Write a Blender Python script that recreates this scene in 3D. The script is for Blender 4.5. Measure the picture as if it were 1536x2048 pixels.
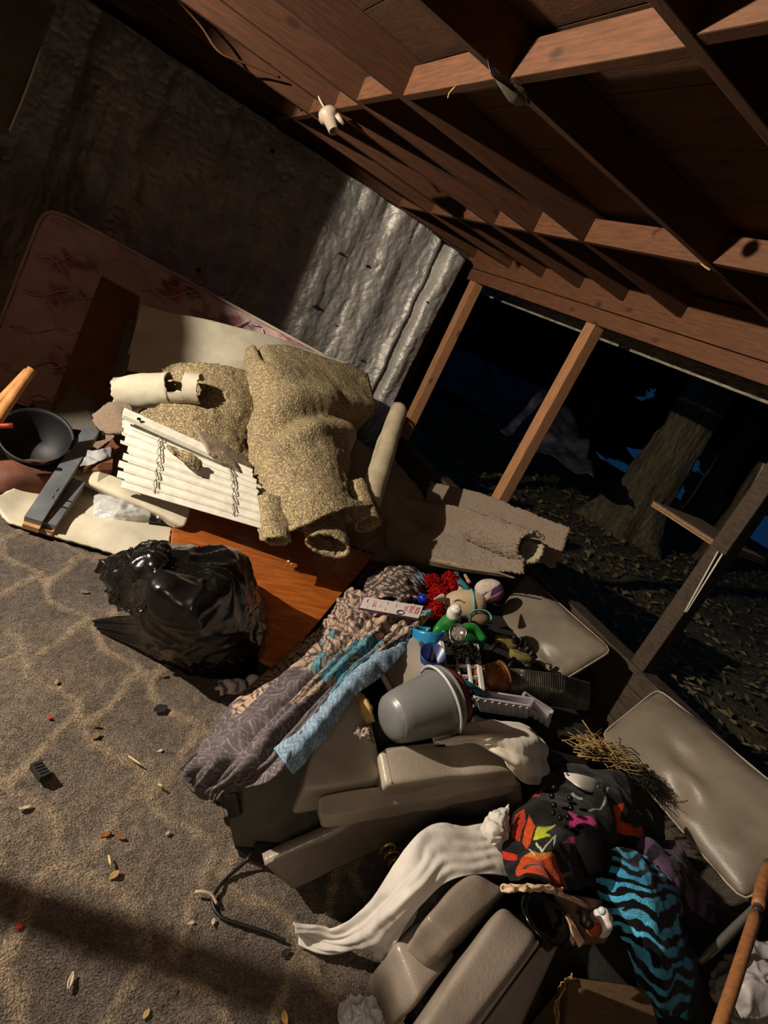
import bpy, bmesh, math, random
import numpy as np
from mathutils import Vector, Matrix

for o in list(bpy.data.objects): bpy.data.objects.remove(o)
SC = bpy.context.scene
COL = SC.collection
random.seed(7); RNG = np.random.default_rng(7)

# ---------------------------------------------------------------- camera
EYE = np.array([0.0, 0.0, 1.6]); FPX = 1250.0
ROT = np.array([[0.833718, -0.226229, -0.503721], [-0.360845, 0.467294, -0.80711], [0.417978, 0.854667, 0.307958]])
cam = bpy.data.cameras.new('camera'); cam.sensor_fit = 'HORIZONTAL'; cam.sensor_width = 36.0
cam.lens = FPX / 1536 * 36.0; cam.clip_start = 0.02; cam.clip_end = 400
camo = bpy.data.objects.new('camera', cam); COL.objects.link(camo)
m4 = np.eye(4); m4[:3, :3] = ROT; m4[:3, 3] = EYE
camo.matrix_world = Matrix(m4.tolist()); SC.camera = camo
# ---------------------------------------------------------------- world, lamp, exposure
wd = bpy.data.worlds.new('night'); SC.world = wd; wd.use_nodes = True
bg = wd.node_tree.nodes['Background']; bg.inputs[0].default_value = (0.0045, 0.026, 0.075, 1); bg.inputs[1].default_value = 0.4
LAMP = np.array([-2.2, 2.22, 2.15])
lp = bpy.data.lights.new('work_lamp_bulb', 'POINT'); lp.energy = 660; lp.color = (1.0, 0.87, 0.70); lp.shadow_soft_size = 0.03
lpo = bpy.data.objects.new('work_lamp_bulb', lp); COL.objects.link(lpo); lpo.location = LAMP.tolist()
# unseen fill spot, added to brighten the front faces of the near furniture
fp = bpy.data.lights.new('fill_spot', 'SPOT'); fp.energy = 24; fp.color = (1.0, 0.80, 0.58); fp.shadow_soft_size = 0.3
fp.spot_size = math.radians(84); fp.spot_blend = 0.8
fpo = bpy.data.objects.new('fill_spot', fp); COL.objects.link(fpo); fpo.location = (-0.35, -0.4, 1.5); fpo.rotation_euler = Vector((1.75, 1.55, -1.35)).to_track_quat('-Z', 'Y').to_euler()
SC.view_settings.view_transform = 'Standard'; SC.view_settings.look = 'None'
SC.view_settings.gamma = 1.0; SC.view_settings.use_curve_mapping = False; SC.view_settings.exposure = 0.53

# ---------------------------------------------------------------- measuring: photo position -> place in the room
def ray(x, y): return ROT @ np.array([x - 768.0, 1024.0 - y, -FPX])
def P(x, y, z=0.0):
    d = ray(x, y); return EYE + d * ((z - EYE[2]) / d[2])
def PX(x, y, X):
    d = ray(x, y); return EYE + d * (X / d[0])
def PY(x, y, Y):
    d = ray(x, y); return EYE + d * (Y / d[1])
def PD(x, y, D):
    d = ray(x, y); return EYE + d / np.linalg.norm(d) * D

# ---------------------------------------------------------------- noise
def _h(ix, iy, iz, s):
    n = (ix * 374761393 + iy * 668265263 + iz * 2147483647 + s * 974634777) & 0x7fffffff
    n = ((n ^ (n >> 13)) * 1274126177) & 0x7fffffff
    return ((n ^ (n >> 16)) & 0xffff) / 32767.5 - 1.0
def vn(p, scale=1.0, seed=0):
    p = np.asarray(p, float) * scale + 57.3
    i = np.floor(p).astype(np.int64); f = p - i; f = f * f * (3 - 2 * f)
    o = 0
    for a in (0, 1):
        for b in (0, 1):
            for c in (0, 1):
                w = (f[..., 0] if a else 1 - f[..., 0]) * (f[..., 1] if b else 1 - f[..., 1]) * (f[..., 2] if c else 1 - f[..., 2])
                o = o + w * _h(i[..., 0] + a, i[..., 1] + b, i[..., 2] + c, seed)
    return o
def fbm(p, scale, seed=0, octv=3):
    return sum(vn(p, scale * 2 ** k, seed + k) * 0.5 ** k for k in range(octv))
def vvec(p, scale, seed=0, octv=2):
    return np.stack([fbm(p, scale, seed + 11 * k, octv) for k in range(3)], -1)

# ---------------------------------------------------------------- materials
def lin(c):
    if isinstance(c, str):
        c = [int(c[i:i + 2], 16) / 255 for i in (0, 2, 4)]
        return tuple(v / 12.92 if v <= 0.04045 else ((v + 0.055) / 1.055) ** 2.4 for v in c)
    return tuple(c)
MATS = {}
def mat(name, col=None, col2=None, rough=0.7, bump=0.0, bscale=60, cscale=8, stretch=None, metal=0.0, attr=False,
        spec=0.5, trans=0.0, alpha=1.0, sheen=0.0, knots=False, vor=None, bdist=0.01, coat=0.0, backcol=None, cmix=(0.35, 0.65)):
    if name in MATS: return MATS[name]
    m = bpy.data.materials.new(name); m.use_nodes = True; nt = m.node_tree; N = nt.nodes; L = nt.links
    b = N['Principled BSDF']; MATS[name] = m
    tc = N.new('ShaderNodeTexCoord'); mp = N.new('ShaderNodeMapping'); L.new(tc.outputs['Object'], mp.inputs[0])
    if stretch: mp.inputs['Scale'].default_value = stretch
    c1 = lin(col) if col else (0.5, 0.5, 0.5); c2 = lin(col2) if col2 else tuple(v * 0.75 for v in c1)
    nz = N.new('ShaderNodeTexNoise'); nz.inputs['Scale'].default_value = cscale; nz.inputs['Detail'].default_value = 6
    nz.inputs['Roughness'].default_value = 0.65; L.new(mp.outputs[0], nz.inputs[0])
    rp = N.new('ShaderNodeValToRGB'); rp.color_ramp.elements[0].position = cmix[0]; rp.color_ramp.elements[1].position = cmix[1]
    rp.color_ramp.elements[0].color = (*c2, 1); rp.color_ramp.elements[1].color = (*c1, 1); L.new(nz.outputs[0], rp.inputs[0])
    out = rp.outputs[0]
    if vor:                      # bonded-foam crumbs: cells of several colours
        vo = N.new('ShaderNodeTexVoronoi'); vo.inputs['Scale'].default_value = vor[0]; L.new(mp.outputs[0], vo.inputs[0])
        sp = N.new('ShaderNodeSeparateColor'); L.new(vo.outputs['Color'], sp.inputs[0])
        r2 = N.new('ShaderNodeValToRGB'); r2.color_ramp.interpolation = 'CONSTANT'
        el = r2.color_ramp.elements
        for i, c in enumerate(vor[1]):
            e = el[i] if i < 2 else el.new(0.5)
            e.position = i / len(vor[1]); e.color = (*lin(c), 1)
        L.new(sp.outputs[0], r2.inputs[0])
        mx = N.new('ShaderNodeMix'); mx.data_type = 'RGBA'; mx.inputs[0].default_value = vor[2]
        L.new(out, mx.inputs[6]); L.new(r2.outputs[0], mx.inputs[7]); out = mx.outputs[2]
    if knots:
        vo = N.new('ShaderNodeTexVoronoi'); vo.inputs['Scale'].default_value = 5.5
        mp2 = N.new('ShaderNodeMapping'); s = stretch or (1, 1, 1); mp2.inputs['Scale'].default_value = tuple(0.55 if v == min(s) else 1.0 for v in s)
        L.new(tc.outputs['Object'], mp2.inputs[0]); L.new(mp2.outputs[0], vo.inputs[0])
        r2 = N.new('ShaderNodeValToRGB'); r2.color_ramp.elements[0].position = 0.06; r2.color_ramp.elements[1].position = 0.13
        r2.color_ramp.elements[0].color = (0.22, 0.16, 0.14, 1); r2.color_ramp.elements[1].color = (1, 1, 1, 1)
        L.new(vo.outputs['Distance'], r2.inputs[0])
        mx = N.new('ShaderNodeMix'); mx.data_type = 'RGBA'; mx.blend_type = 'MULTIPLY'; mx.inputs[0].default_value = 0.75
        L.new(out, mx.inputs[6]); L.new(r2.outputs[0], mx.inputs[7]); out = mx.outputs[2]
    if attr:
        at = N.new('ShaderNodeAttribute'); at.attribute_name = 'Col'
        mx = N.new('ShaderNodeMix'); mx.data_type = 'RGBA'; mx.blend_type = 'MULTIPLY'; mx.inputs[0].default_value = 1.0
        L.new(at.outputs['Color'], mx.inputs[6]); L.new(out, mx.inputs[7]); out = mx.outputs[2]
    if backcol:
        ge = N.new('ShaderNodeAttribute'); ge.attribute_name = 'Side'
        mx = N.new('ShaderNodeMix'); mx.data_type = 'RGBA'; L.new(ge.outputs['Fac'], mx.inputs[0])
        L.new(out, mx.inputs[6]); mx.inputs[7].default_value = (*lin(backcol), 1); out = mx.outputs[2]
    L.new(out, b.inputs['Base Color'])
    b.inputs['Roughness'].default_value = rough; b.inputs['Metallic'].default_value = metal
    b.inputs['Specular IOR Level'].default_value = spec; b.inputs['Transmission Weight'].default_value = trans
    b.inputs['Alpha'].default_value = alpha; b.inputs['Sheen Weight'].default_value = sheen; b.inputs['Coat Weight'].default_value = coat
    if bump:
        n2 = N.new('ShaderNodeTexNoise'); n2.inputs['Scale'].default_value = bscale; n2.inputs['Detail'].default_value = 4
        L.new(mp.outputs[0] if not vor else tc.outputs['Object'], n2.inputs[0])
        bp = N.new('ShaderNodeBump'); bp.inputs['Strength'].default_value = bump; bp.inputs['Distance'].default_value = bdist
        L.new(n2.outputs[0], bp.inputs['Height']); L.new(bp.outputs[0], b.inputs['Normal'])
    return m

# ---------------------------------------------------------------- object helpers
WL = {}
def link(name, me, m=None, parent=None, smooth=True):
    o = bpy.data.objects.new(name, me); COL.objects.link(o)
    if m and not me.materials: me.materials.append(m)
    if smooth and len(me.polygons): me.polygons.foreach_set('use_smooth', [True] * len(me.polygons))
    if parent is not None:
        o.parent = parent; o.matrix_parent_inverse = Matrix.Translation(-Vector(WL[parent.name])); WL[o.name] = (0, 0, 0)
        if tuple(WL[parent.name]) == (0, 0, 0): o.matrix_parent_inverse = Matrix.Identity(4)
        if parent.parent is not None: WL[o.name] = (0, 0, 0)
    else:
        co = np.empty(len(me.vertices) * 3); me.vertices.foreach_get('co', co); co = co.reshape(-1, 3)
        c = (co.min(0) + co.max(0)) / 2; c[2] = co[:, 2].min(); co -= c
        me.vertices.foreach_set('co', co.ravel()); o.location = c.tolist(); WL[o.name] = tuple(c.tolist())
    return o
def mk(name, v, f, m, parent=None, smooth=True, col=None, side=None):
    me = bpy.data.meshes.new(name); me.from_pydata(np.asarray(v, float).tolist(), [], [tuple(int(i) for i in q) for q in f])
    if col is not None:
        a = me.attributes.new('Col', 'FLOAT_COLOR', 'POINT'); c = np.ones((len(v), 4)); c[:, :3] = col
        a.data.foreach_set('color', c.ravel())
    if side is not None:
        a = me.attributes.new('Side', 'FLOAT', 'POINT'); a.data.foreach_set('value', np.asarray(side, float))
    me.update(); return link(name, me, m, parent, smooth)
def tag(o, label=None, cat=None, group=None, kind=None):
    if label: o['label'] = label
    if cat: o['category'] = cat
    if group: o['group'] = group
    if kind: o['kind'] = kind
    return o
def thing(name, label, cat, loc, group=None, kind=None):
    o = bpy.data.objects.new(name, None); COL.objects.link(o); o.empty_display_size = 0.05
    loc = [float(v) for v in loc]; o.location = loc; WL[o.name] = tuple(loc)
    return tag(o, label, cat, group, kind)

def catmull(C, n, axis):
    C = np.moveaxis(np.asarray(C, float), axis, 0); k = len(C)
    if k == 2:
        t = np.linspace(0, 1, n).reshape(-1, *([1] * (C.ndim - 1))); return np.moveaxis(C[0] * (1 - t) + C[1] * t, 0, axis)
    E = np.concatenate([[2 * C[0] - C[1]], C, [2 * C[-1] - C[-2]]]); out = []
    for s in np.linspace(0, k - 1, n):
        i = min(int(s), k - 2); t = s - i; a, b, c, d = E[i:i + 4]
        out.append(0.5 * (2 * b + (c - a) * t + (2 * a - 5 * b + 4 * c - d) * t * t + (3 * b - a - 3 * c + d) * t ** 3))
    return np.moveaxis(np.array(out), 0, axis)
def gridnormals(G):
    du = np.gradient(G, axis=0); dv = np.gradient(G, axis=1); n = np.cross(du, dv)
    return n / np.maximum(np.linalg.norm(n, axis=-1, keepdims=True), 1e-9)
def sheet(name, G, m, thick=0.006, parent=None, colfn=None, ragged=0.0, seed=0, flip=False):
    """closed two-sided sheet from a grid of points"""
    nu, nv = G.shape[:2]; n = gridnormals(G)
    if flip: n = -n
    if ragged:
        r = vn(G, 60, seed + 5)[..., None] * ragged
        for sl, d in (((0,), G[0] - G[1]), ((-1,), G[-1] - G[-2])):
            d = d / np.maximum(np.linalg.norm(d, axis=-1, keepdims=True), 1e-9); G[sl[0]] = G[sl[0]] + d * r[sl[0]]
        for sl in (0, -1):
            d = G[:, 0] - G[:, 1] if sl == 0 else G[:, -1] - G[:, -2]
            d = d / np.maximum(np.linalg.norm(d, axis=-1, keepdims=True), 1e-9); G[:, sl] = G[:, sl] + d * r[:, sl]
    A = (G + n * thick / 2).reshape(-1, 3); B = (G - n * thick / 2).reshape(-1, 3); K = nu * nv
    idx = np.arange(K).reshape(nu, nv)
    q = np.stack([idx[:-1, :-1], idx[1:, :-1], idx[1:, 1:], idx[:-1, 1:]], -1).reshape(-1, 4)
    rim = np.concatenate([idx[0, :], idx[1:, -1], idx[-1, -2::-1], idx[-2:0:-1, 0]])
    rn = np.roll(rim, -1); rq = np.stack([rim, rn, rn + K, rim + K], -1)
    F = np.concatenate([q, q[:, ::-1] + K, rq]) if not flip else np.concatenate([q[:, ::-1], q + K, rq[:, ::-1]])
    col = None
    if colfn is not None:
        u, v = np.meshgrid(np.linspace(0, 1, nu), np.linspace(0, 1, nv), indexing='ij')
        c = np.clip(colfn(u, v, G), 0, 1).reshape(-1, 3); col = np.concatenate([c, c])
    side = np.concatenate([np.zeros(K), np.ones(K)])
    return mk(name, np.concatenate([A, B]), F, m, parent, True, col, side)
def patch(name, C, m, n=(40, 40), thick=0.006, noise=(), parent=None, colfn=None, ragged=0.0, seed=0, plane='z', flip=False, fn=None):
    fnp = {'z': P, 'y': PY, 'x': PX, 'd': PD}[plane] if plane else None
    pts = np.array([[fnp(*c) if fnp else c for c in r] for r in C])
    G = catmull(catmull(pts, n[0], 0), n[1], 1); nn = gridnormals(G)
    for amp, sc in noise: G = G + nn * (fbm(G, sc, seed, 2) * amp)[..., None]
    if fn is not None: G = fn(G, nn)
    return sheet(name, G, m, thick, parent, colfn, ragged, seed, flip)

_CUBE = {}
def cube_grid(n):
    if n in _CUBE: return _CUBE[n]
    ids = {}; V = []; F = []
    def vid(i, j, k):
        if (i, j, k) not in ids: ids[(i, j, k)] = len(V); V.append((i, j, k))
        return ids[(i, j, k)]
    for ax in range(3):
        for s in (0, n):
            for a in range(n):
                for b in range(n):
                    q = []
                    for da, db in ((0, 0), (1, 0), (1, 1), (0, 1)):
                        t = [0, 0, 0]; t[ax] = s; t[(ax + 1) % 3] = a + da; t[(ax + 2) % 3] = b + db; q.append(vid(*t))
                    F.append(q if s else q[::-1])
    p = np.array(V) / n * 2 - 1.0
    _CUBE[n] = (np.sin(p * math.pi / 2), np.array(F)); return _CUBE[n]
def tri(p, c8):
    u, v, w = [(p[:, i:i + 1] + 1) / 2 for i in range(3)]; f = np.array(c8, float)
    fr = (f[0] * (1 - u) + f[1] * u) * (1 - v) + (f[3] * (1 - u) + f[2] * u) * v
    bk = (f[4] * (1 - u) + f[5] * u) * (1 - v) + (f[7] * (1 - u) + f[6] * u) * v
    return fr * w + bk * (1 - w)
def blob(name, c8, m, n=14, k=6, noise=(), parent=None, pillow=0.0, colfn=None, seed=0, uv=None):
    """rounded, optionally puffed box through 8 corners: front 0-3 then back 4-7"""
    p, F = cube_grid(n); p = p.copy(); q = p.copy()
    s = (np.abs(p) ** k).sum(1, keepdims=True) ** (1 / k); p = p / s
    if pillow:
        fac = ((1 - np.abs(p[:, 0]) ** 3.5) * (1 - np.abs(p[:, 1]) ** 3.5)).clip(0, 1) ** 0.45
        p[:, 2] *= (1 - pillow) + pillow * fac
    X = tri(p, c8)
    ctr = X.mean(0); d = X - ctr; d /= np.maximum(np.linalg.norm(d, axis=1, keepdims=True), 1e-9)
    for amp, sc in noise: X = X + d * (fbm(X, sc, seed, 2) * amp)[:, None]
    a = np.array(c8); vol = np.dot(np.cross(a[1] - a[0], a[3] - a[0]), a[0] - a[4])
    if vol < 0: F = F[:, ::-1]
    col = np.clip(colfn(p, X), 0, 1) if colfn else None
    return mk(name, X, F, m, parent, True, col)
def off8(f, o):
    f = [np.array(a, float) for a in f]; o = np.array(o, float); return f + [a + o for a in f]
def ell(name, c, r, m, n=10, rot=None, noise=(), parent=None, colfn=None, k=2, seed=0):
    Rm = np.eye(3) if rot is None else np.array(rot); r = np.array(r, float) if np.ndim(r) else np.array([r] * 3)
    c8 = [np.array(c) + Rm @ (np.array(s) * r) for s in ((-1, -1, 1), (1, -1, 1), (1, 1, 1), (-1, 1, 1), (-1, -1, -1), (1, -1, -1), (1, 1, -1), (-1, 1, -1))]
    return blob(name, c8, m, n, k, noise, parent, 0, colfn, seed)
def hexa(name, c8, m, bevel=0.006, parent=None, seg=2, smooth=False):
    v = [np.array(a, float) for a in c8]; bm = bmesh.new(); bv = [bm.verts.new(a.tolist()) for a in v]
    for q in ((0, 1, 2, 3), (7, 6, 5, 4), (1, 0, 4, 5), (2, 1, 5, 6), (3, 2, 6, 7), (0, 3, 7, 4)): bm.faces.new([bv[i] for i in q])
    bmesh.ops.recalc_face_normals(bm, faces=bm.faces)
    if bevel: bmesh.ops.bevel(bm, geom=list(bm.edges), offset=bevel, segments=seg, affect='EDGES', profile=0.6)
    me = bpy.data.meshes.new(name); bm.to_mesh(me); bm.free(); return link(name, me, m, parent, smooth)
def box(name, c, s, m, rot=None, bevel=0.004, parent=None):
    Rm = np.eye(3) if rot is None else np.array(rot); c = np.array(c, float); h = np.array(s, float) / 2
    c8 = [c + Rm @ (np.array(a) * h) for a in ((-1, -1, 1), (1, -1, 1), (1, 1, 1), (-1, 1, 1), (-1, -1, -1), (1, -1, -1), (1, 1, -1), (-1, 1, -1))]
    return hexa(name, c8, m, bevel, parent)
def rotz(a): c, s = math.cos(a), math.sin(a); return np.array([[c, -s, 0], [s, c, 0], [0, 0, 1]])
def frame(axis, hint=(0, 0, 1)):
    a = np.array(axis, float); a /= np.linalg.norm(a); h = np.array(hint, float)
    if abs(a @ h) > 0.95: h = np.array([1.0, 0, 0])
    x = np.cross(h, a); x /= np.linalg.norm(x); y = np.cross(a, x); return np.stack([x, y, a], 1)
def tubedata(pts, rad, seg=8, n=None, squash=1.0):
    pts = np.array(pts, float)
    if n: pts = catmull(pts, n, 0)
    rad = np.array(rad, float) if np.ndim(rad) else np.full(len(pts), rad)
    if len(rad) != len(pts): rad = np.interp(np.linspace(0, 1, len(pts)), np.linspace(0, 1, len(rad)), rad)
    T = np.gradient(pts, axis=0); V = []; x = None
    for p, t, r in zip(pts, T, rad):
        t = t / max(np.linalg.norm(t), 1e-9)
        if x is None: x = frame(t)[:, 0]
        x = x - t * (x @ t); x /= max(np.linalg.norm(x), 1e-9); y = np.cross(t, x)
        for k in range(seg):
            a = 2 * math.pi * k / seg; V.append(p + r * (math.cos(a) * x + squash * math.sin(a) * y))
    V = np.array(V); K = len(pts); F = []
    for i in range(K - 1):
        for k in range(seg): F.append((i * seg + k, i * seg + (k + 1) % seg, (i + 1) * seg + (k + 1) % seg, (i + 1) * seg + k))
    F.append(tuple(range(seg))[::-1]); F.append(tuple((K - 1) * seg + k for k in range(seg)))
    return V, F
def tube(name, pts, rad, m, seg=8, n=None, parent=None, squash=1.0, noise=None):
    V, F = tubedata(pts, rad, seg, n, squash)
    if noise: V = V + vvec(V, noise[1]) * noise[0]
    return mk(name, V, F, m, parent)
def lathe(name, a, b, prof, m, seg=32, parent=None, sq=1.0, arc=None, colfn=None):
    """prof: list of (t along a->b, radius); closed polygons of revolution"""
    a = np.array(a, float); b = np.array(b, float); Fm = frame(b - a); V = []
    for t, r in prof:
        for k in range(seg):
            g = 2 * math.pi * k / seg
            V.append(a + (b - a) * t + r * (math.cos(g) * Fm[:, 0] + sq * math.sin(g) * Fm[:, 1]))
    F = []; K = len(prof)
    for i in range(K - 1):
        for k in range(seg): F.append((i * seg + k, i * seg + (k + 1) % seg, (i + 1) * seg + (k + 1) % seg, (i + 1) * seg + k))
    if prof[0][1] > 1e-5: F.append(tuple(range(seg))[::-1])
    if prof[-1][1] > 1e-5: F.append(tuple((K - 1) * seg + k for k in range(seg)))
    V = np.array(V); col = colfn(V) if colfn else None
    return mk(name, V, F, m, parent, True, col)
def joined(name, parts, m, parent=None, smooth=True, col=None):
    V = []; F = []; n = 0
    for v, f in parts:
        V.append(np.asarray(v, float)); F += [tuple(int(i) + n for i in q) for q in f]; n += len(v)
    return mk(name, np.concatenate(V), F, m, parent, smooth, col)
def roll(name, a, b, r0, r1, turns, m, thick=0.012, start=0.0, parent=None, sq=1.0, nu=70, nv=30, noise=(), ragged=0.0, hint=(0, 0, 1), seed=0, colfn=None, flip=False, grow=None):
    """spiral roll of sheet material around the axis a->b"""
    a = np.array(a, float); b = np.array(b, float); Fm = frame(b - a, hint); G = np.zeros((nu, nv, 3))
    for i in range(nu):
        s = i / (nu - 1); g = start + 2 * math.pi * turns * s; r = r0 + (r1 - r0) * s
        for j in range(nv):
            t = j / (nv - 1); rr = r * (1 if grow is None else 1 + grow * t)
            G[i, j] = a + (b - a) * t + rr * (math.cos(g) * Fm[:, 0] + sq * math.sin(g) * Fm[:, 1])
    nn = gridnormals(G)
    for amp, sc in noise: G = G + nn * (fbm(G, sc, seed, 2) * amp)[..., None]
    return sheet(name, G, m, thick, parent, colfn, ragged, seed, flip)
def mixc(a, b, t):
    t = np.asarray(t)[..., None]; return np.asarray(a) * (1 - t) + np.asarray(b) * t
def sstep(a, b, x): t = np.clip((x - a) / (b - a), 0, 1); return t * t * (3 - 2 * t)
def inpoly(x, y, poly):
    r = np.zeros(np.shape(x), bool); n = len(poly); j = n - 1
    for i in range(n):
        xi, yi = poly[i]; xj, yj = poly[j]
        r ^= ((yi > y) != (yj > y)) & (x < (xj - xi) * (y - yi) / (yj - yi + 1e-12) + xi); j = i
    return r
def seg_dist(x, y, a, b):
    ax, ay = a; bx, by = b; dx, dy = bx - ax, by - ay
    t = np.clip(((x - ax) * dx + (y - ay) * dy) / (dx * dx + dy * dy + 1e-12), 0, 1)
    return np.hypot(x - ax - t * dx, y - ay - t * dy)

# ================================================================ the setting
M_RAF = mat('rafter_wood', '583218', '3e2210', rough=0.75, bump=0.15, bscale=40, cscale=6, stretch=(1.2, 14, 14), knots=True)
M_BLK = mat('blocking_wood', '6c4226', '503018', rough=0.75, bump=0.15, bscale=40, cscale=6, stretch=(14, 1.2, 14), knots=True)
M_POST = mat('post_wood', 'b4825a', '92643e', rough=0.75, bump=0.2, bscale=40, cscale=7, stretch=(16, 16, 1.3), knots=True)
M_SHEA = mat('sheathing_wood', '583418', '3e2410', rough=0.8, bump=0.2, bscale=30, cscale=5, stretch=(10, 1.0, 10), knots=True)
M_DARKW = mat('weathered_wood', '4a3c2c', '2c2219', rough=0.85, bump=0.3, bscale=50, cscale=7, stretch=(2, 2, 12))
M_WALLD = mat('low_bounce_boards', '1c1611', '100c09', rough=0.9, bump=0.2, bscale=50, cscale=7, stretch=(2, 2, 12))  # unseen walls darkened to cut bounced lamp light
M_GREYB = mat('grey_board', '5d5a50', '4c4a40', rough=0.8)
M_FASC = mat('weathered_fascia', 'a89e8c', '5c5448', rough=0.85, bump=0.3, bscale=30, cscale=14, stretch=(6, 1.5, 6))
M_BLACK = mat('black_fabric', '191715', '0d0c0b', rough=0.9, bump=0.2, bscale=300)

# ---- floor: worn carpet with a cream trellis of curved lines
def grid_axis(a, b, f0, f1, fine, coarse):
    return np.concatenate([np.linspace(a, f0, max(2, int((f0 - a) / coarse)), endpoint=False), np.arange(f0, f1, fine), np.linspace(f1 + fine, b, max(2, int((b - f1) / coarse)))])
gx = grid_axis(-3.0, 3.06, -0.25, 1.35, 0.0095, 0.16); gy = grid_axis(-1.3, 5.4, 0.55, 3.45, 0.0095, 0.16)
GX, GY = np.meshgrid(gx, gy, indexing='ij'); G = np.stack([GX, GY, np.zeros_like(GX)], -1)
wob = fbm(G, 5, 3) * 0.016
a_ = 0.58 * GX - 0.815 * GY + wob; b_ = 0.815 * GX + 0.58 * GY + fbm(G, 6, 9) * 0.012
S = 0.287; T = 0.33
bb = (b_ - 1.262 + 0.028 * np.sin(2 * math.pi * (a_ + 1.16) / T * 1.0)) / S
n_ = np.floor(bb); fb = bb - n_
dl = np.minimum(fb, 1 - fb) * S
ac = (a_ + 1.19 + 0.075 * n_ + 0.055 * np.sin((fb - 0.5) * math.pi)) / T
fa = ac - np.floor(ac); dc = np.minimum(fa, 1 - fa) * T
d_ = np.minimum(dl, dc)
rough_edge = fbm(G, 45, 21, 2) * 0.007
line = 1 - sstep(0.010, 0.026, d_ + rough_edge)
fade = 0.55 + 0.45 * sstep(-0.5, 0.3, fbm(G, 4, 33))
base = mixc(np.array(lin('7c6e60')), np.array(lin('5f544b')), sstep(-0.5, 0.5, fbm(G, 3.0, 40)))
dirt = sstep(0.15, 0.75, fbm(G, 2.3, 55)); base = mixc(base, np.array(lin('5a4738')), dirt * 0.5)
colr = mixc(base, np.array(lin('a8947a')), line * fade * 0.75)
colr = colr * (1 + 0.34 * vn(G, 100, 4) + 0.22 * vn(G, 48, 8))[..., None]
zz = 0.005 * vn(G, 100, 4) + 0.004 * vn(G, 30, 6) + 0.003 * line + 0.004 * fbm(G, 7, 60)
G[..., 2] = zz - 0.006
nu, nv = GX.shape; idx = np.arange(nu * nv).reshape(nu, nv)
Fq = np.stack([idx[:-1, :-1], idx[1:, :-1], idx[1:, 1:], idx[:-1, 1:]], -1).reshape(-1, 4)
M_FLOOR = mat('floor_carpet', 'ffffff', '8f867c', rough=0.95, bump=1.0, bscale=190, cscale=170, attr=True, sheen=0.15, bdist=0.012, spec=0.1, cmix=(0.38, 0.6))
floor = mk('floor', G.reshape(-1, 3), Fq, M_FLOOR, None, True, colr.reshape(-1, 3))
tag(floor, 'worn brown floor carpet with curving cream trellis lines', None, kind='structure')

# ---- ceiling: rafters, blocking and sheathing
TS = math.tan(math.radians(3.6)); ZB = 2.163
def zr(x): return ZB + (3.0 - x) * TS
ceil = thing('ceiling', 'low open ceiling of brown rafters with blocking and boards above', None, (0, 2, 2.3), kind='structure')
RAFT = [0.44, 1.24, 2.0, 2.82, 3.32, 3.78, 4.25, 4.72, 5.335]; RD = 0.15; RW = 0.042
for y in RAFT:
    x0, x1 = -2.6, 3.0
    c8 = [(x0, y, zr(x0)), (x1, y, zr(x1)), (x1, y + RW, zr(x1)), (x0, y + RW, zr(x0)), (x0, y, zr(x0) + RD), (x1, y, zr(x1) + RD), (x1, y + RW, zr(x1) + RD), (x0, y + RW, zr(x0) + RD)]
    hexa('rafter', c8, M_RAF, 0.004, ceil)
for xr in (-0.3, 0.955, 2.135):
    for i in range(len(RAFT) - 1):
        a, b = RAFT[i] + RW, RAFT[i + 1]; j = random.uniform(-0.025, 0.025); h = random.uniform(0.1, 0.13); zb = zr(xr) + random.uniform(0.0, 0.012)
        box('blocking', (xr + j + 0.02, (a + b) / 2, zb + h / 2), (0.04, b - a, h), M_BLK, parent=ceil)
xs = np.arange(-2.6, 3.5, 0.3)
for i, x in enumerate(xs):
    x1 = min(x + 0.296, 3.6); c8 = []
    for zo in (0, 0.02):
        c8 += [(x, -1.3, zr(x) + RD + zo), (x1, -1.3, zr(x1) + RD + zo), (x1, 5.6, zr(x1) + RD + zo), (x, 5.6, zr(x) + RD + zo)]
    hexa('sheathing_board', c8, M_SHEA, 0.002, ceil)

# ---- right wall: header on posts over a low knee wall, open to the night
wr = thing('wall_right', 'open side wall of wooden posts under a heavy header beam', None, (3.05, 2.5, 0), kind='structure')
box('header', (3.03, 2.25, 2.025), (0.06, 7.1, 0.10), M_BLK, parent=wr, bevel=0.005)
box('header', (3.025, 2.25, 2.19), (0.05, 7.1, 0.22), M_BLK, parent=wr, bevel=0.005)
for y in (5.18, 3.50, 1.83, 0.15):
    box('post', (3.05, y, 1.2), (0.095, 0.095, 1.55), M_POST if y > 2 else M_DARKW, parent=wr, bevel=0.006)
for i in range(4):
    box('knee_board', (3.05, 2.0, 0.05 + i * 0.1), (0.03, 6.6, 0.096), M_DARKW, parent=wr)
box('sill', (3.05, 2.0, 0.41), (0.13, 6.6, 0.035), M_DARKW, parent=wr)
box('fascia', (3.5, 2.3, 2.005), (0.035, 7.2, 0.125), M_FASC, parent=wr)
box('fascia', (3.3, 2.3, 2.10), (0.4, 7.2, 0.02), M_DARKW, parent=wr)

# ---- back wall boards behind the tarp
wb = thing('wall_back', 'dark board wall hidden behind the hanging tarp', None, (0, 5.4, 0), kind='structure')
for i in range(24):
    box('wall_board', (-2.85 + i * 0.25, 5.42, (zr(-2.73 + i * .25) + .145) / 2), (0.243, 0.03, zr(-2.73 + i * .25) + .145), M_DARKW, parent=wb)
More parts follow.
